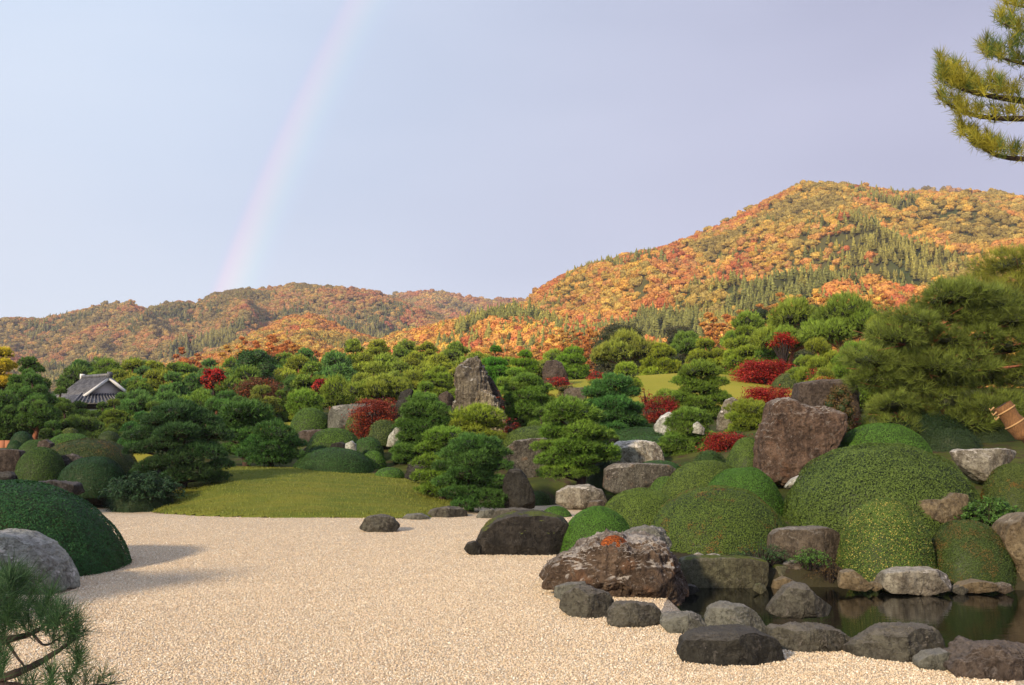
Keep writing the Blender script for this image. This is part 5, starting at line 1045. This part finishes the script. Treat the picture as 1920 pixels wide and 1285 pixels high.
for (px_, tp_, w_, d_, tt, lab) in [
 (8, 642, 84, 60, (.30, .27, .04), 'yellow-topped tall pine at the far left'), (58, 662, 96, 56, (.055, .13, .045), 'tall dark green pine right of the yellow-topped one'),
 (62, 702, 90, 51, (.05, .125, .05), 'dense layered pine below the tall left pine'), (12, 740, 96, 46, (.05, .115, .045), 'shaded pine at the left edge'), (68, 745, 80, 45.5, (.05, .11, .042), 'pine with a thin bare curved trunk left of the roof'),
 (110, 726, 70, 55, (.075, .14, .045), 'olive pine just left of the tiled roof'), (118, 762, 80, 48, (.06, .125, .045), 'green pine below and left of the tiled roof'), (172, 770, 66, 47, (.055, .105, .042), 'brownish-green pine below the tiled roof'),
 (212, 752, 60, 52, (.09, .145, .04), 'yellow-green pine at the right corner of the house'), (232, 730, 60, 60, (.05, .13, .05), 'bluish pine leaning over the right eave'), (262, 775, 70, 42, (.035, .11, .05), 'blue-green pine left of the dark spreading pine'),
 (152, 754, 66, 64, (.07, .13, .045), 'olive pine hiding the left wall of the house'), (196, 757, 60, 62, (.06, .12, .045), 'green pine hiding the front wall of the house'), (242, 738, 56, 62, (.08, .14, .045), 'olive pine at the right end of the roof'), (100, 790, 60, 44, (.045, .10, .04), 'low dark pine behind the small ball bushes'), (150, 695, 80, 98, (.06, .12, .045), 'dark umbrella pine behind the roof, left'), (196, 668, 90, 102, (.065, .12, .05), 'high umbrella pine right behind the roof ridge'), (250, 676, 84, 96, (.07, .14, .045), 'umbrella pine just right of the roof'), (215, 792, 50, 44, (.06, .12, .045), 'short pine between house and grass bank'),
 (130, 680, 60, 104, (.07, .12, .05), 'thin pine left behind the roof'), (400, 790, 60, 40, (.05, .12, .042), 'small pine tucked between the two dark lawn pines'), (560, 764, 40, 52, (.12, .17, .04), 'tiny yellow-green pine by the grass slope'),
 (770, 700, 90, 58, (.14, .19, .045), 'yellow-green flat pine left of the central peak'), (820, 690, 80, 62, (.11, .18, .04), 'layered green pine touching the central peak'), (700, 690, 90, 64, (.12, .17, .045), 'olive pine in the middle of the wood'), (800, 722, 70, 47, (.10, .18, .04), 'bright small pine above the dark rounded stone'),
 (445, 745, 60, 48, (.05, .11, .045), 'dark pine between the dark lawn pines and the russet maple'), (350, 770, 80, 46, (.06, .125, .045), 'green pine rising behind the dark spreading pine'), (285, 755, 80, 50, (.08, .14, .045), 'olive pine left behind the dark spreading pine'), (860, 725, 50, 52, (.10, .17, .04), 'small green pine at the left shoulder of the central peak'), (960, 690, 70, 52, (.09, .17, .04), 'green pine in the gap between peak and ridge stone'), (1190, 770, 70, 40, (.06, .13, .05), 'small pine at the right foot of the bluish pine'), (1010, 770, 70, 38, (.07, .14, .045), 'low pine behind the cap of the layered pine'), (1500, 672, 70, 56, (.09, .15, .04), 'small pine between the two red maples on the hill'), (545, 700, 80, 64, (.05, .115, .05), 'dark bluish pine left of the red maple sliver'), (1030, 740, 60, 48, (.13, .12, .035), 'brownish bushy pine under the ridge stone'), (1120, 715, 60, 52, (.10, .15, .04), 'small olive pine below the ridge maple'),
 (1250, 735, 60, 46, (.09, .15, .04), 'soft green pine left of the round-capped pine'), (1640, 700, 110, 36, (.08, .14, .035), 'soft pine between vine rock and great pine'), (1660, 600, 110, 46, (.11, .16, .035), 'pine crown left of the great feathery pine')]:
    pine(px_, tp_, w_, d_, tt, lab, lod='far' if d_ > 80 else 'mid', seed=int(px_), shape='umbrella' if 'umbrella' in lab else ('dome' if 'soft' in lab else 'cloud'), bark=M_redbark if 'bare' in lab or d_ > 80 else None, clear=.45 if 'bare' in lab else .2)

# --- broadleaf and maple trees
leafy(477, 655, 110, 68, (.045, .115, .025), 'dark green dome-shaped evergreen above the russet maple', clumps=26, seed=1, low=.1, flat=.8)
leafy(1165, 608, 145, 118, (.075, .075, .028), 'dark olive domed oak on the skyline right of the orange trees', clumps=22, seed=2, flat=.6)
leafy(1275, 612, 120, 112, (.075, .07, .035), 'brownish oak on the skyline behind the grass hill', clumps=16, seed=3)
leafy(1425, 578, 100, 108, (.04, .06, .028), 'blackish oak on the skyline above the hill pines', clumps=16, seed=4)
leafy(1515, 570, 110, 108, (.075, .08, .03), 'flat dark oak left of the tallest red-barked pine', clumps=14, seed=5, flat=.45)
RED, DRED = (.50, .028, .02), (.26, .03, .028)
leafy(402, 690, 62, 64, RED, 'bright scarlet maple below the orange hillside on the left', base=735, clumps=12, seed=6, mat=M_maple, cat='maple tree', name='maple_tree', flat=.8, stems=3, leaf=.06)
leafy(605, 709, 56, 61, (.42, .025, .022), 'scarlet maple sliver between two green pines', base=750, clumps=10, seed=7, mat=M_maple, cat='maple tree', name='maple_tree', flat=.7, stems=3, leaf=.05)
leafy(484, 710, 112, 60, (.20, .085, .04), 'russet brown maple below the dark dome evergreen', base=762, clumps=16, seed=8, mat=M_maple, cat='maple tree', name='maple_tree', layer=True, stems=3, leaf=.05)
leafy(704, 746, 126, 42.5, (.30, .055, .028), 'large dark red maple in front of the grey boulder', base=838, clumps=34, seed=9, mat=M_maple, cat='maple tree', name='maple_tree', layer=True, stems=4, leaf=.036, dens=.8)
leafy(733, 745, 50, 43.5, (.30, .055, .03), 'upright red maple sprig behind the large dark red maple', base=800, clumps=12, seed=90, mat=M_maple, cat='maple tree', name='maple_tree', layer=True, stems=2, leaf=.034)
leafy(1432, 677, 150, 60, (.42, .035, .028), 'widest red maple on the crest of the grass hill', base=735, clumps=24, seed=10, mat=M_maple, cat='maple tree', name='maple_tree', layer=True, stems=4, leaf=.055)
leafy(1468, 622, 70, 60, (.50, .04, .03), 'bright red maple under the flat red-barked pines', base=690, clumps=12, seed=11, mat=M_maple, cat='maple tree', name='maple_tree', layer=True, stems=2, leaf=.05, low=.6, fuzz=.4)
leafy(1440, 726, 124, 46, (.42, .026, .024), 'low crimson maple in front of the grass hill crest', base=765, clumps=22, seed=12, mat=M_maple, cat='maple tree', name='maple_tree', layer=True, stems=4, leaf=.042)
leafy(1240, 742, 90, 43, (.34, .035, .03), 'dark crimson maple between the bluish pine and the white stone', base=812, clumps=24, seed=13, mat=M_maple, cat='maple tree', name='maple_tree', layer=True, stems=3, leaf=.036)
leafy(1364, 810, 116, 32, (.36, .03, .025), 'low red maple in front of the ball-shaped pine', base=868, clumps=22, seed=14, mat=M_maple, cat='maple tree', name='maple_tree', layer=True, stems=4, leaf=.028)
leafy(1210, 725, 40, 46, (.38, .04, .03), 'small dark red maple at the left foot of the round-capped pine', base=770, clumps=9, seed=30, mat=M_maple, cat='maple tree', name='maple_tree', layer=True, stems=2)
leafy(1530, 690, 60, 44, (.36, .05, .03), 'muted red maple above the vine-hung boulder', base=735, clumps=9, seed=31, mat=M_maple, cat='maple tree', name='maple_tree', layer=True, stems=2)
leafy(1386, 700, 50, 62, (.48, .04, .03), 'thin scarlet maple sprays left of the widest red maple', base=735, clumps=8, seed=32, mat=M_maple, cat='maple tree', name='maple_tree', layer=True, stems=3)
leafy(1046, 706, 60, 55, (.40, .03, .03), 'tiny red maple at the foot of the ridge stone', base=732, clumps=8, seed=15, mat=M_maple, cat='maple tree', name='maple_tree', layer=True, stems=2)
leafy(1117, 695, 46, 60, (.45, .03, .03), 'tiny scarlet maple on the crest right of the ridge stone', base=718, clumps=8, seed=16, mat=M_maple, cat='maple tree', name='maple_tree', layer=True, stems=2)
leafy(936, 730, 26, 38.6, (.45, .03, .03), 'small scarlet maple on the right shoulder of the central peak', base=775, clumps=8, seed=17, mat=M_maple, cat='maple tree', name='maple_tree', layer=True, stems=2)
leafy(958, 780, 40, 38.0, (.28, .03, .03), 'small dark red maple at the right foot of the central peak', base=815, clumps=9, seed=18, mat=M_maple, cat='maple tree', name='maple_tree', layer=True, stems=2)
leafy(1596, 778, 46, 28, (.30, .04, .03), 'red maple tuft between vine rock and vivid green dome', base=820, clumps=10, seed=19, mat=M_maple, cat='maple tree', name='maple_tree', layer=True, stems=2)
leafy(1280, 874, 26, 28.5, (.35, .08, .03), 'tiny orange-red maple seedling at the right end of the brown boulder', base=895, clumps=6, seed=20, mat=M_maple, cat='maple tree', name='maple_tree', layer=True, stems=2)
leafy(1574, 720, 64, 27.2, (.13, .085, .03), 'brown-leaved vine bush hanging over the flat-topped boulder', base=815, clumps=24, seed=21, cat='shrub', name='vine_shrub', low=.05, flat=1.0, leaf=.024)
leafy(1065, 722, 60, 52, (.14, .11, .035), 'olive-brown shrub below the ridge stone', base=765, clumps=12, seed=22, cat='shrub', name='shrub')
leafy(1545, 705, 60, 33.5, (.42, .16, .03), 'small orange shrub on top of the flat-topped boulder', base=730, clumps=8, seed=23, cat='shrub', name='shrub', layer=True)
leafy(640, 690, 44, 88, (.48, .12, .03), 'orange tree glimpsed in the wood left of the peak', clumps=8, seed=24)
M_autumn = foliage_mat('autumn_leaves', lo=.6, hi=1.4, core=(.30, .12, .03), transl=.3)
# orange trees on the low ground before the mountains
olab = {0: 'row of orange trees at the knoll foot', 1: 'row of orange trees below the ridge saddle', 2: 'row of golden trees above the right pines'}
ogrp = {0: 'orange trees at the foot of the knoll', 1: 'orange trees below the saddle', 2: 'golden trees above the right pines'}
OC = [(.66, .31, .06), (.66, .25, .06), (.64, .38, .07), (.58, .20, .05), (.60, .34, .08)]
sets = [(0, 340, 720, [(300, 680), (340, 655), (400, 668), (440, 640), (480, 630), (540, 632), (600, 650), (640, 655), (720, 645)], 26), (1, 760, 1110, [(760, 648), (830, 655), (900, 652), (960, 648), (1000, 640), (1060, 618), (1110, 606)], 24), (2, 1330, 1760, [(1330, 590), (1400, 570), (1480, 545), (1560, 545), (1640, 555), (1760, 570)], 32)]
for gi, x0_, x1_, tp, spc in sets:
    tp = np.array(tp, float)
    for rw in range(3):
        xx_ = x0_ + rw * 8; cnt = 0
        while xx_ < x1_:
            dd = 215 - rw * 22 + r_.uniform(-9, 9)
            leafy(xx_, float(np.interp(xx_, tp[:, 0], tp[:, 1])) + rw * 13 + r_.uniform(-6, 9), r_.uniform(38, 58), dd, tuple(np.array(OC[r_.randint(5)]) * r_.uniform(.8, 1.1)), ORD[min(cnt, 26)] + ' tree in the ' + ('back ', 'middle ', 'front ')[rw] + olab[gi], clumps=12, seed=r_.randint(999), group=ogrp[gi], zb=h1((xx_ - 960) / FPX * dd, dd), mat=M_autumn, cat='autumn tree', name='autumn_tree', leaf=.19, low=.42, dens=2.2); cnt += 1
            xx_ += spc * r_.uniform(.8, 1.25)

# ------------------------------------------------------------------ tea house
def slab(quad, th=.12):
    q = np.array(quad, float); nrm = np.cross(q[1] - q[0], q[3] - q[0]); nrm /= np.linalg.norm(nrm)
    if nrm[2] < 0: nrm = -nrm
    V = np.vstack([q, q - nrm * th]); F = [(0, 1, 2, 3), (7, 6, 5, 4), (0, 4, 5, 1), (1, 5, 6, 2), (2, 6, 7, 3), (3, 7, 4, 0)]
    return V, np.array(F)
t = NT('roof_tile'); M_tile = t.end(t.bsdf(t.mix(t.ramp(t.noise(t.coord('Object'), 4, 4, .7), .35, .65), (.075, .075, .085), (.17, .17, .185)), .45, t.noise(t.coord('Object'), 20, 3, .6), .4, .02, spec=.5))
t = NT('white_plaster'); M_white = t.end(t.bsdf((.80, .79, .77), .8, t.noise(t.coord('Object'), 5, 3, .6), .1, .01))
t = NT('gable_board'); M_gable = t.end(t.bsdf((.62, .56, .54), .8))
t = NT('dark_timber'); M_timber = t.end(t.bsdf((.035, .025, .02), .7))
HD = 78.0
hs = HD / FPX
ang_h = R(47)                                     # the gable end is turned to the right of the viewer
hc = P(198, 760, HD); hz0 = h1(hc[0], HD) - .1
house = empty('tea_house', (hc[0], HD, hz0), ang_h); tag(house, 'white-gabled house with grey tiled roof deep in the left wood', 'house')
zr = P(210, 706, HD)[2] - hz0; zg = P(205, 742, HD)[2] - hz0; ze = P(205, 757, HD)[2] - hz0
gw = 1.95; ridge_l = 4.2; ew, el_ = 3.1, 6.0
# local frame: gable faces -y, ridge runs +y
def add(name, V, F, mat, parent=house, smooth=False): return link(name, mesh_np(name, V, F if isinstance(F, list) else [F], mat, smooth=smooth), parent)
for sgn in (-1, 1):                               # upper roof planes
    q = [(0, -.45, zr), (0, ridge_l, zr), (sgn * gw, ridge_l, zg), (sgn * gw, -.45, zg)]
    V, F = slab(q, .1); ro = add('roof_plane', V, F, M_tile)
    bb = Bag()
    for k in range(17):
        y = -.40 + k * (ridge_l + .4) / 16; s_ = np.array([0, y, zr + .03]); e_ = np.array([sgn * gw, y, zg + .03])
        bb.tube([s_, (s_ + e_) / 2 + np.array([0, 0, -.04]), e_], [.055, .055, .055], 6)
    tag(link('tile_ribs', bb.mesh('tile_ribs', M_tile), ro), kind='stuff')
def skirt(a0, a1, b0, b1, nribs):
    V, F = slab([a0, a1, b1, b0], .1); ro = add('eave_roof', V, F, M_tile); bb = Bag()
    for k in range(nribs):
        f = k / (nribs - 1); s_ = np.array(a0) * (1 - f) + np.array(a1) * f; e_ = np.array(b0) * (1 - f) + np.array(b1) * f; bb.tube([s_ + [0, 0, .03], e_ + [0, 0, .03]], [.055, .055], 6)
    tag(link('tile_ribs', bb.mesh('tile_ribs', M_tile), ro), kind='stuff')
zt_ = zg + .12
skirt((-gw, -.1, zt_), (gw, -.1, zt_), (-ew, -1.3, ze), (ew, -1.3, ze), 20)
skirt((-gw, ridge_l, zg), (-gw, -.1, zg), (-ew, ridge_l + 1.2, ze), (-ew, -1.3, ze), 20)
skirt((gw, -.1, zg), (gw, ridge_l, zg), (ew, -1.3, ze), (ew, ridge_l + 1.2, ze), 20)
skirt((gw, ridge_l, zt_), (-gw, ridge_l, zt_), (ew, ridge_l + 1.2, ze), (-ew, ridge_l + 1.2, ze), 16)
V = np.array([(-gw * .93, -.05, zg + .02), (gw * .93, -.05, zg + .02), (0, -.05, zr - .12), (-gw * .93, .1, zg + .02), (gw * .93, .1, zg + .02), (0, .1, zr - .12)])
add('gable_wall', V, [np.array([(0, 1, 2), (5, 4, 3)]), np.array([(0, 3, 4, 1), (1, 4, 5, 2), (2, 5, 3, 0)])], M_gable)
for sgn in (-1, 1):
    a = np.array([0, -.5, zr - .03]); b_ = np.array([sgn * (gw + .1), -.5, zg - .05]); dn = np.array([0, 0, -.27])
    V = np.array([a, b_, b_ + dn, a + dn, a + [0, .12, 0], b_ + [0, .12, 0], b_ + dn + [0, .12, 0], a + dn + [0, .12, 0]])
    add('bargeboard', V, np.array([(0, 1, 2, 3), (7, 6, 5, 4), (0, 4, 5, 1), (1, 5, 6, 2), (2, 6, 7, 3), (3, 7, 4, 0)]), M_white)
def boxm(x0, x1, y0, y1, z0_, z1): return np.array([(x0, y0, z0_), (x1, y0, z0_), (x1, y1, z0_), (x0, y1, z0_), (x0, y0, z1), (x1, y0, z1), (x1, y1, z1), (x0, y1, z1)]), np.array([(0, 3, 2, 1), (4, 5, 6, 7), (0, 1, 5, 4), (1, 2, 6, 5), (2, 3, 7, 6), (3, 0, 4, 7)])
add('ridge_cap', *boxm(-.14, .14, -.55, ridge_l + .1, zr - .02, zr + .22), M_tile)
for y in (-.62, ridge_l + .05):
    add('ridge_end_tile', *boxm(-.18, .18, y, y + .16, zr - .1, zr + .34), M_tile if y < 0 else M_white)
add('wall', *boxm(-2.3, 2.3, -.5, ridge_l + .4, 0, ze - .42), M_white)
add('beam', *boxm(-2.42, 2.42, -.6, ridge_l + .5, ze - .42, ze - .06), M_timber)
for x in (-2.3, -.8, .8, 2.3): add('post', *boxm(x - .09, x + .09, -.62, -.5, 0, ze - .42), M_timber)
V, F = boxm(-.6, .6, -.535, -.505, .9, 2.0); wn_ = add('window', V, F, M_timber); add('pane', *boxm(-.52, .52, -.55, -.537, .97, 1.93), M_gable, wn_)

# bamboo fence sliver at the far left
t = NT('fence_board'); M_fb = t.end(t.bsdf((.36, .14, .07), .8))
fx = P(-12, 835, 44.0); fen = empty('fence', (fx[0], 44.0, h1(fx[0], 44.0))); tag(fen, 'reddish board fence sliver at the far left behind the ball bushes', 'fence')
fz = P(0, 826, 44)[2] - h1(fx[0], 44.0)
for k in range(5): V, F = boxm(-.5 + k * .25, -.26 + k * .25, -.02, .02, -.2, max(.4, fz)); add('board', V, F, M_fb, fen)

# leaning pine trunk wrapped in straw matting
t = NT('straw_matting'); vs = t.coord('Object', (38, 38, 3)); sN = t.noise(vs, 2, 3, .7); M_straw = t.end(t.bsdf(t.mix(t.ramp(sN, .3, .7), (.30, .15, .06), (.15, .075, .035)), .9, sN, 1, .03))
t = NT('straw_rope'); M_rope = t.end(t.bsdf((.45, .27, .12), .9))
a = P(1882, 766, 21.5); b_ = P(1985, 905, 21.2); gz_ = h1(b_[0], 21.2); top_ = P(1855, 735, 21.5)
lt = empty('leaning_trunk', (b_[0], 21.2, min(b_[2], gz_))); o = np.array(lt.location); tag(lt, 'leaning cut trunk wrapped in a straw mat tied with rope, right edge', 'tree trunk')
bb = Bag(); pts = smooth_path([b_ + (b_ - a) * .25 - o, b_ - o, (a + b_) / 2 - o + [0, 0, .03], a - o, a - (b_ - a) * .03 - o], 4); bb.tube(pts, np.linspace(.13, .10, len(pts)), 10, bump=.2); link('trunk', bb.mesh('trunk', M_bark), lt)
bb = Bag(); s_ = a - (b_ - a) * .04 - o; e_ = a + (b_ - a) * .36 - o
n_ = 14; f = np.linspace(0, 1, n_); pts = s_[None] * (1 - f[:, None]) + e_[None] * f[:, None]; bb.tube(pts, np.full(n_, .20) + .012 * np.sin(f * 12), 28, bump=.07, seed=4); wrap = link('straw_mat', bb.mesh('straw_mat', M_straw), lt)
ax = (e_ - s_) / np.linalg.norm(e_ - s_)
for f_ in (.18, .62):
    bb = Bag(); c_ = s_ * (1 - f_) + e_ * f_; A_ = np.cross(ax, [0, 1, 0]); A_ /= np.linalg.norm(A_); B_ = np.cross(ax, A_); th = np.linspace(0, 6.283, 22)
    bb.tube(c_ + .213 * (np.cos(th)[:, None] * A_ + np.sin(th)[:, None] * B_), np.full(22, .02), 6); link('rope', bb.mesh('rope', M_rope), wrap)
for q in range(3):
    bb = Bag(); c_ = s_ * .8 + e_ * .2 + np.array([(-.2 - .05 * q), -.1, -.12 + .1 * q]); bb.tube([c_, c_ + [-.08, 0, -.07], c_ + [-.1, 0, -.02]], [.02, .018, .01], 5); link('rope', bb.mesh('rope', M_rope), wrap)

# ------------------------------------------------------------------ near pine branches
M_needle_d = foliage_mat('dark_near_needles', lo=.5, hi=1.7, transl=.2)
M_needle_y = foliage_mat('yellow_green_needles', lo=.45, hi=1.6, transl=.3, c2=(.10, .16, .04), c2amt=.45, c2scale=3.0)  # yellow needles with greener patches
def near_pine(name, label, origin, limbs, tufts, tint, seed, nl, nw, per=46, mat=None):
    """limbs: lists of (px, py, depth) from the trunk out; tufts: (px, py, depth, size)"""
    r_ = np.random.RandomState(seed); root = empty(name, origin); tag(root, label, 'pine tree'); o = np.array(origin, float); b = Bag()
    for pts, r0, r1 in limbs:
        p = smooth_path([(np.array(q) if len(q) == 4 else P(*q))[:3] - o for q in pts], 5); b.tube(p, np.linspace(r0, r1, len(p)), 7, bump=.3, seed=seed)
    link('trunk', b.mesh('trunk', M_darkbark), root)
    C = []; Dd = []; rn = []; col2 = []
    for (px_, py_, d_, s_, (ux, uz)) in tufts:
        c = P(px_, py_, d_) - o; K = int(per * s_); ax_ = np.array([ux, -.15 + .3 * r_.normal(), uz]); ax_ /= np.linalg.norm(ax_)
        tw = c + ax_ * nl * 1.0 * (r_.rand(K, 1) - .6)
        v = ax_ * .9 + r_.normal(size=(K, 3)) * .62; v /= np.linalg.norm(v, axis=1)[:, None]
        C.append(tw); Dd.append(v * nl * s_ ** .5 * (.7 + .5 * r_.rand(K, 1))); rn.append(np.clip(.2 + .5 * r_.rand() + .4 * (r_.rand(K) - .4), 0, 1)); 
        bt = Bag()
    C = np.concatenate(C); Dd = np.concatenate(Dd); K = len(C); sd2 = np.cross(Dd, r_.normal(size=(K, 3))); sd2 /= np.linalg.norm(sd2, axis=1)[:, None]
    M_ = C + Dd * .55 + np.array([0, 0, -.004]); V = np.concatenate([C - sd2 * nw, C + sd2 * nw, M_ + sd2 * nw, M_ - sd2 * nw, C + Dd]); k = np.arange(K)
    me = mesh_np('needles', V, [np.stack([k, k + K, k + 2 * K, k + 3 * K], 1), np.stack([k + 3 * K, k + 2 * K, k + 4 * K], 1)], mat or M_needle_d, attrs={'rnd': np.concatenate([np.concatenate(rn)] * 2)})
    no = link('foliage', me, root, color=tint); return root
r_ = np.random.RandomState(21)
tl = []
for k in range(120):                                # dark pine, lower left corner
    px_ = r_.uniform(-60, 150); py_ = r_.uniform(1085, 1290); lim = 1090 + max(0, px_ - 70) * 1.1
    if py_ < lim or (60 < px_ < 140 and 1215 < py_ < 1262) or (0 < px_ < 60 and 1195 < py_ < 1235): continue
    tl.append((px_, py_, r_.uniform(4.6, 5.5), r_.uniform(.7, 1.3), (r_.uniform(-.3, .5), 1.0)))
tl += [(140, 1185, 5, 1.3, (.4, 1)), (130, 1200, 5.0, 1.1, (.1, 1)), (150, 1192, 5.1, 1.0, (.8, .8)), (112, 1150, 5.1, .9, (.3, 1)), (185, 1278, 5.0, 1.1, (.6, .8)), (200, 1285, 5.1, .8, (.9, .4)), (160, 1278, 5.0, 1.1, (.0, 1)), (132, 1275, 5, 1.1, (.1, 1)), (20, 1085, 5.2, 1.2, (.2, 1)), (45, 1092, 5.2, 1.2, (.3, 1)), (-10, 1085, 5.2, 1.2, (-.2, 1)), (68, 1100, 5.2, 1, (.6, 1))]
near_pine('near_pine', 'dark long-needled pine reaching in at the lower left corner', (-3.6, 4.9, 0.0),
    [([(-330, 1900, 4.9), (-360, 1600, 4.9), (-300, 1380, 5.0), (-120, 1310, 5.0), (-20, 1280, 5.0), (60, 1250, 5.0), (110, 1220, 5.0), (145, 1195, 5.0)], .05, .005),
     ([(-300, 1380, 5.0), (-200, 1300, 5.2), (-60, 1215, 5.2), (10, 1200, 5.2), (60, 1188, 5.2), (100, 1160, 5.2)], .04, .005), ([(-200, 1300, 5.2), (-90, 1180, 5.3), (0, 1130, 5.3), (50, 1100, 5.3)], .03, .005),
     ([(-20, 1280, 5.0), (60, 1290, 5.0), (130, 1290, 5.0), (200, 1284, 5.0)], .02, .005), ([(10, 1200, 5.2), (30, 1230, 5.2), (50, 1255, 5.1)], .01, .004), ([(60, 1188, 5.2), (85, 1210, 5.1), (120, 1190, 5.0)], .008, .004)],
    tl, (.036, .085, .030), 31, .11, .0012, per=75)
tr = []
def along(line, n, d, s, up, jx=6, jy=8):
    line = np.array(line, float)
    for k in range(n):
        f = r_.rand() * (len(line) - 1); i = int(f); q = line[i] * (1 - f + i) + line[min(i + 1, len(line) - 1)] * (f - i)
        tr.append((q[0] + r_.uniform(-jx, jx), q[1] - abs(r_.normal()) * jy, d + r_.uniform(-.35, .35), s * r_.uniform(.8, 1.25), (r_.uniform(-.5, .15), up)))
for ln_ in ([(1960, 185), (2100, 205), (2250, 250)], [(1960, 222), (2100, 232), (2250, 280)], [(1960, 296), (2100, 300), (2260, 340)], [(1960, 125), (2080, 132), (2230, 145)], [(1950, 60), (2080, 76), (2230, 75)], [(1960, 18), (2080, 12), (2210, -20)], [(2050, -60), (2200, -110), (2330, -80)], [(2000, -20), (2200, -60), (2400, 0)], [(2300, 60), (2450, 20), (2600, 60)], [(2300, 180), (2450, 160), (2620, 200)], [(2330, 300), (2480, 280), (2600, 330)]):
    along(ln_, 60, 7.15, 1.2, 1.0, 14, 24)
along([(1762, 148), (1800, 165), (1850, 176), (1960, 185)], 115, 7.0, 1.05, 1.0, 8, 18)
along([(1762, 185), (1800, 210), (1850, 220), (1960, 222)], 60, 7.0, .85, 1.0, 8, 10)
along([(1800, 245), (1830, 272), (1870, 288), (1960, 296)], 78, 7.0, .9, 1.0, 8, 11)
along([(1842, 95), (1880, 112), (1960, 125)], 40, 7.0, .9, 1.0, 8, 12)
along([(1868, 35), (1900, 50), (1960, 60)], 34, 7.0, .9, 1.0, 8, 12)
along([(1885, 5), (1960, 20)], 22, 7.0, .9, 1.0, 8, 10)
along([(1895, 80), (1960, 90)], 18, 7.0, .9, 1.0, 8, 10)
near_pine('overhanging_pine', 'yellow-green pine branches hanging in at the upper right corner', (5.2, 7.2, 0.0),
    [([(2345, 1430, 7.2), (2330, 900, 7.2), (2300, 500, 7.2), (2250, 200, 7.2), (2200, -100, 7.2)], .17, .08),
     ([(2270, 260, 7.2), (2100, 215, 7.1), (1960, 195, 7.0), (1870, 182, 7.0), (1810, 170, 7.0), (1775, 152, 7.0)], .045, .004),
     ([(2270, 290, 7.2), (2100, 240, 7.1), (1960, 224, 7.0), (1880, 222, 7.0), (1820, 215, 7.0), (1770, 190, 7.0), (1756, 170, 7.0)], .035, .004),
     ([(2280, 350, 7.2), (2100, 310, 7.1), (1960, 300, 7.0), (1880, 294, 7.0), (1830, 270, 7.0), (1800, 245, 7.0)], .035, .004),
     ([(2240, 150, 7.2), (2080, 140, 7.1), (1960, 128, 7.0), (1890, 112, 7.0), (1848, 96, 7.0)], .03, .004), ([(2240, 80, 7.2), (2060, 80, 7.1), (1930, 62, 7.0), (1870, 40, 7.0)], .03, .004), ([(2210, -20, 7.2), (2060, 20, 7.1), (1950, 18, 7.0), (1885, 5, 7.0)], .03, .004), ([(2200, -90, 7.2), (2120, -90, 7.2), (2040, -50, 7.1)], .03, .006), ([(2290, 100, 7.2), (2450, 40, 7.3), (2600, 60, 7.3)], .04, .006), ([(2300, 230, 7.2), (2450, 180, 7.3), (2620, 200, 7.3)], .04, .006), ([(2300, 360, 7.2), (2450, 310, 7.3), (2600, 330, 7.3)], .04, .006)],
    tr, (.34, .31, .035), 32, .085, .0015, per=46, mat=M_needle_y)

# ------------------------------------------------------------------ haze
V, F = boxm(-2400, 2400, -55, 2500, -3, 560)
t = NT('haze'); pv = t.n('ShaderNodeVolumePrincipled'); pv.inputs['Color'].default_value = (.80, .80, 1.0, 1); pv.inputs['Density'].default_value = .00015; pv.inputs['Anisotropy'].default_value = .0
t.L(pv.outputs[0], t.out.inputs['Volume'])
tag(link('haze', mesh_np('haze', V, [F], t.m)), kind='stuff')
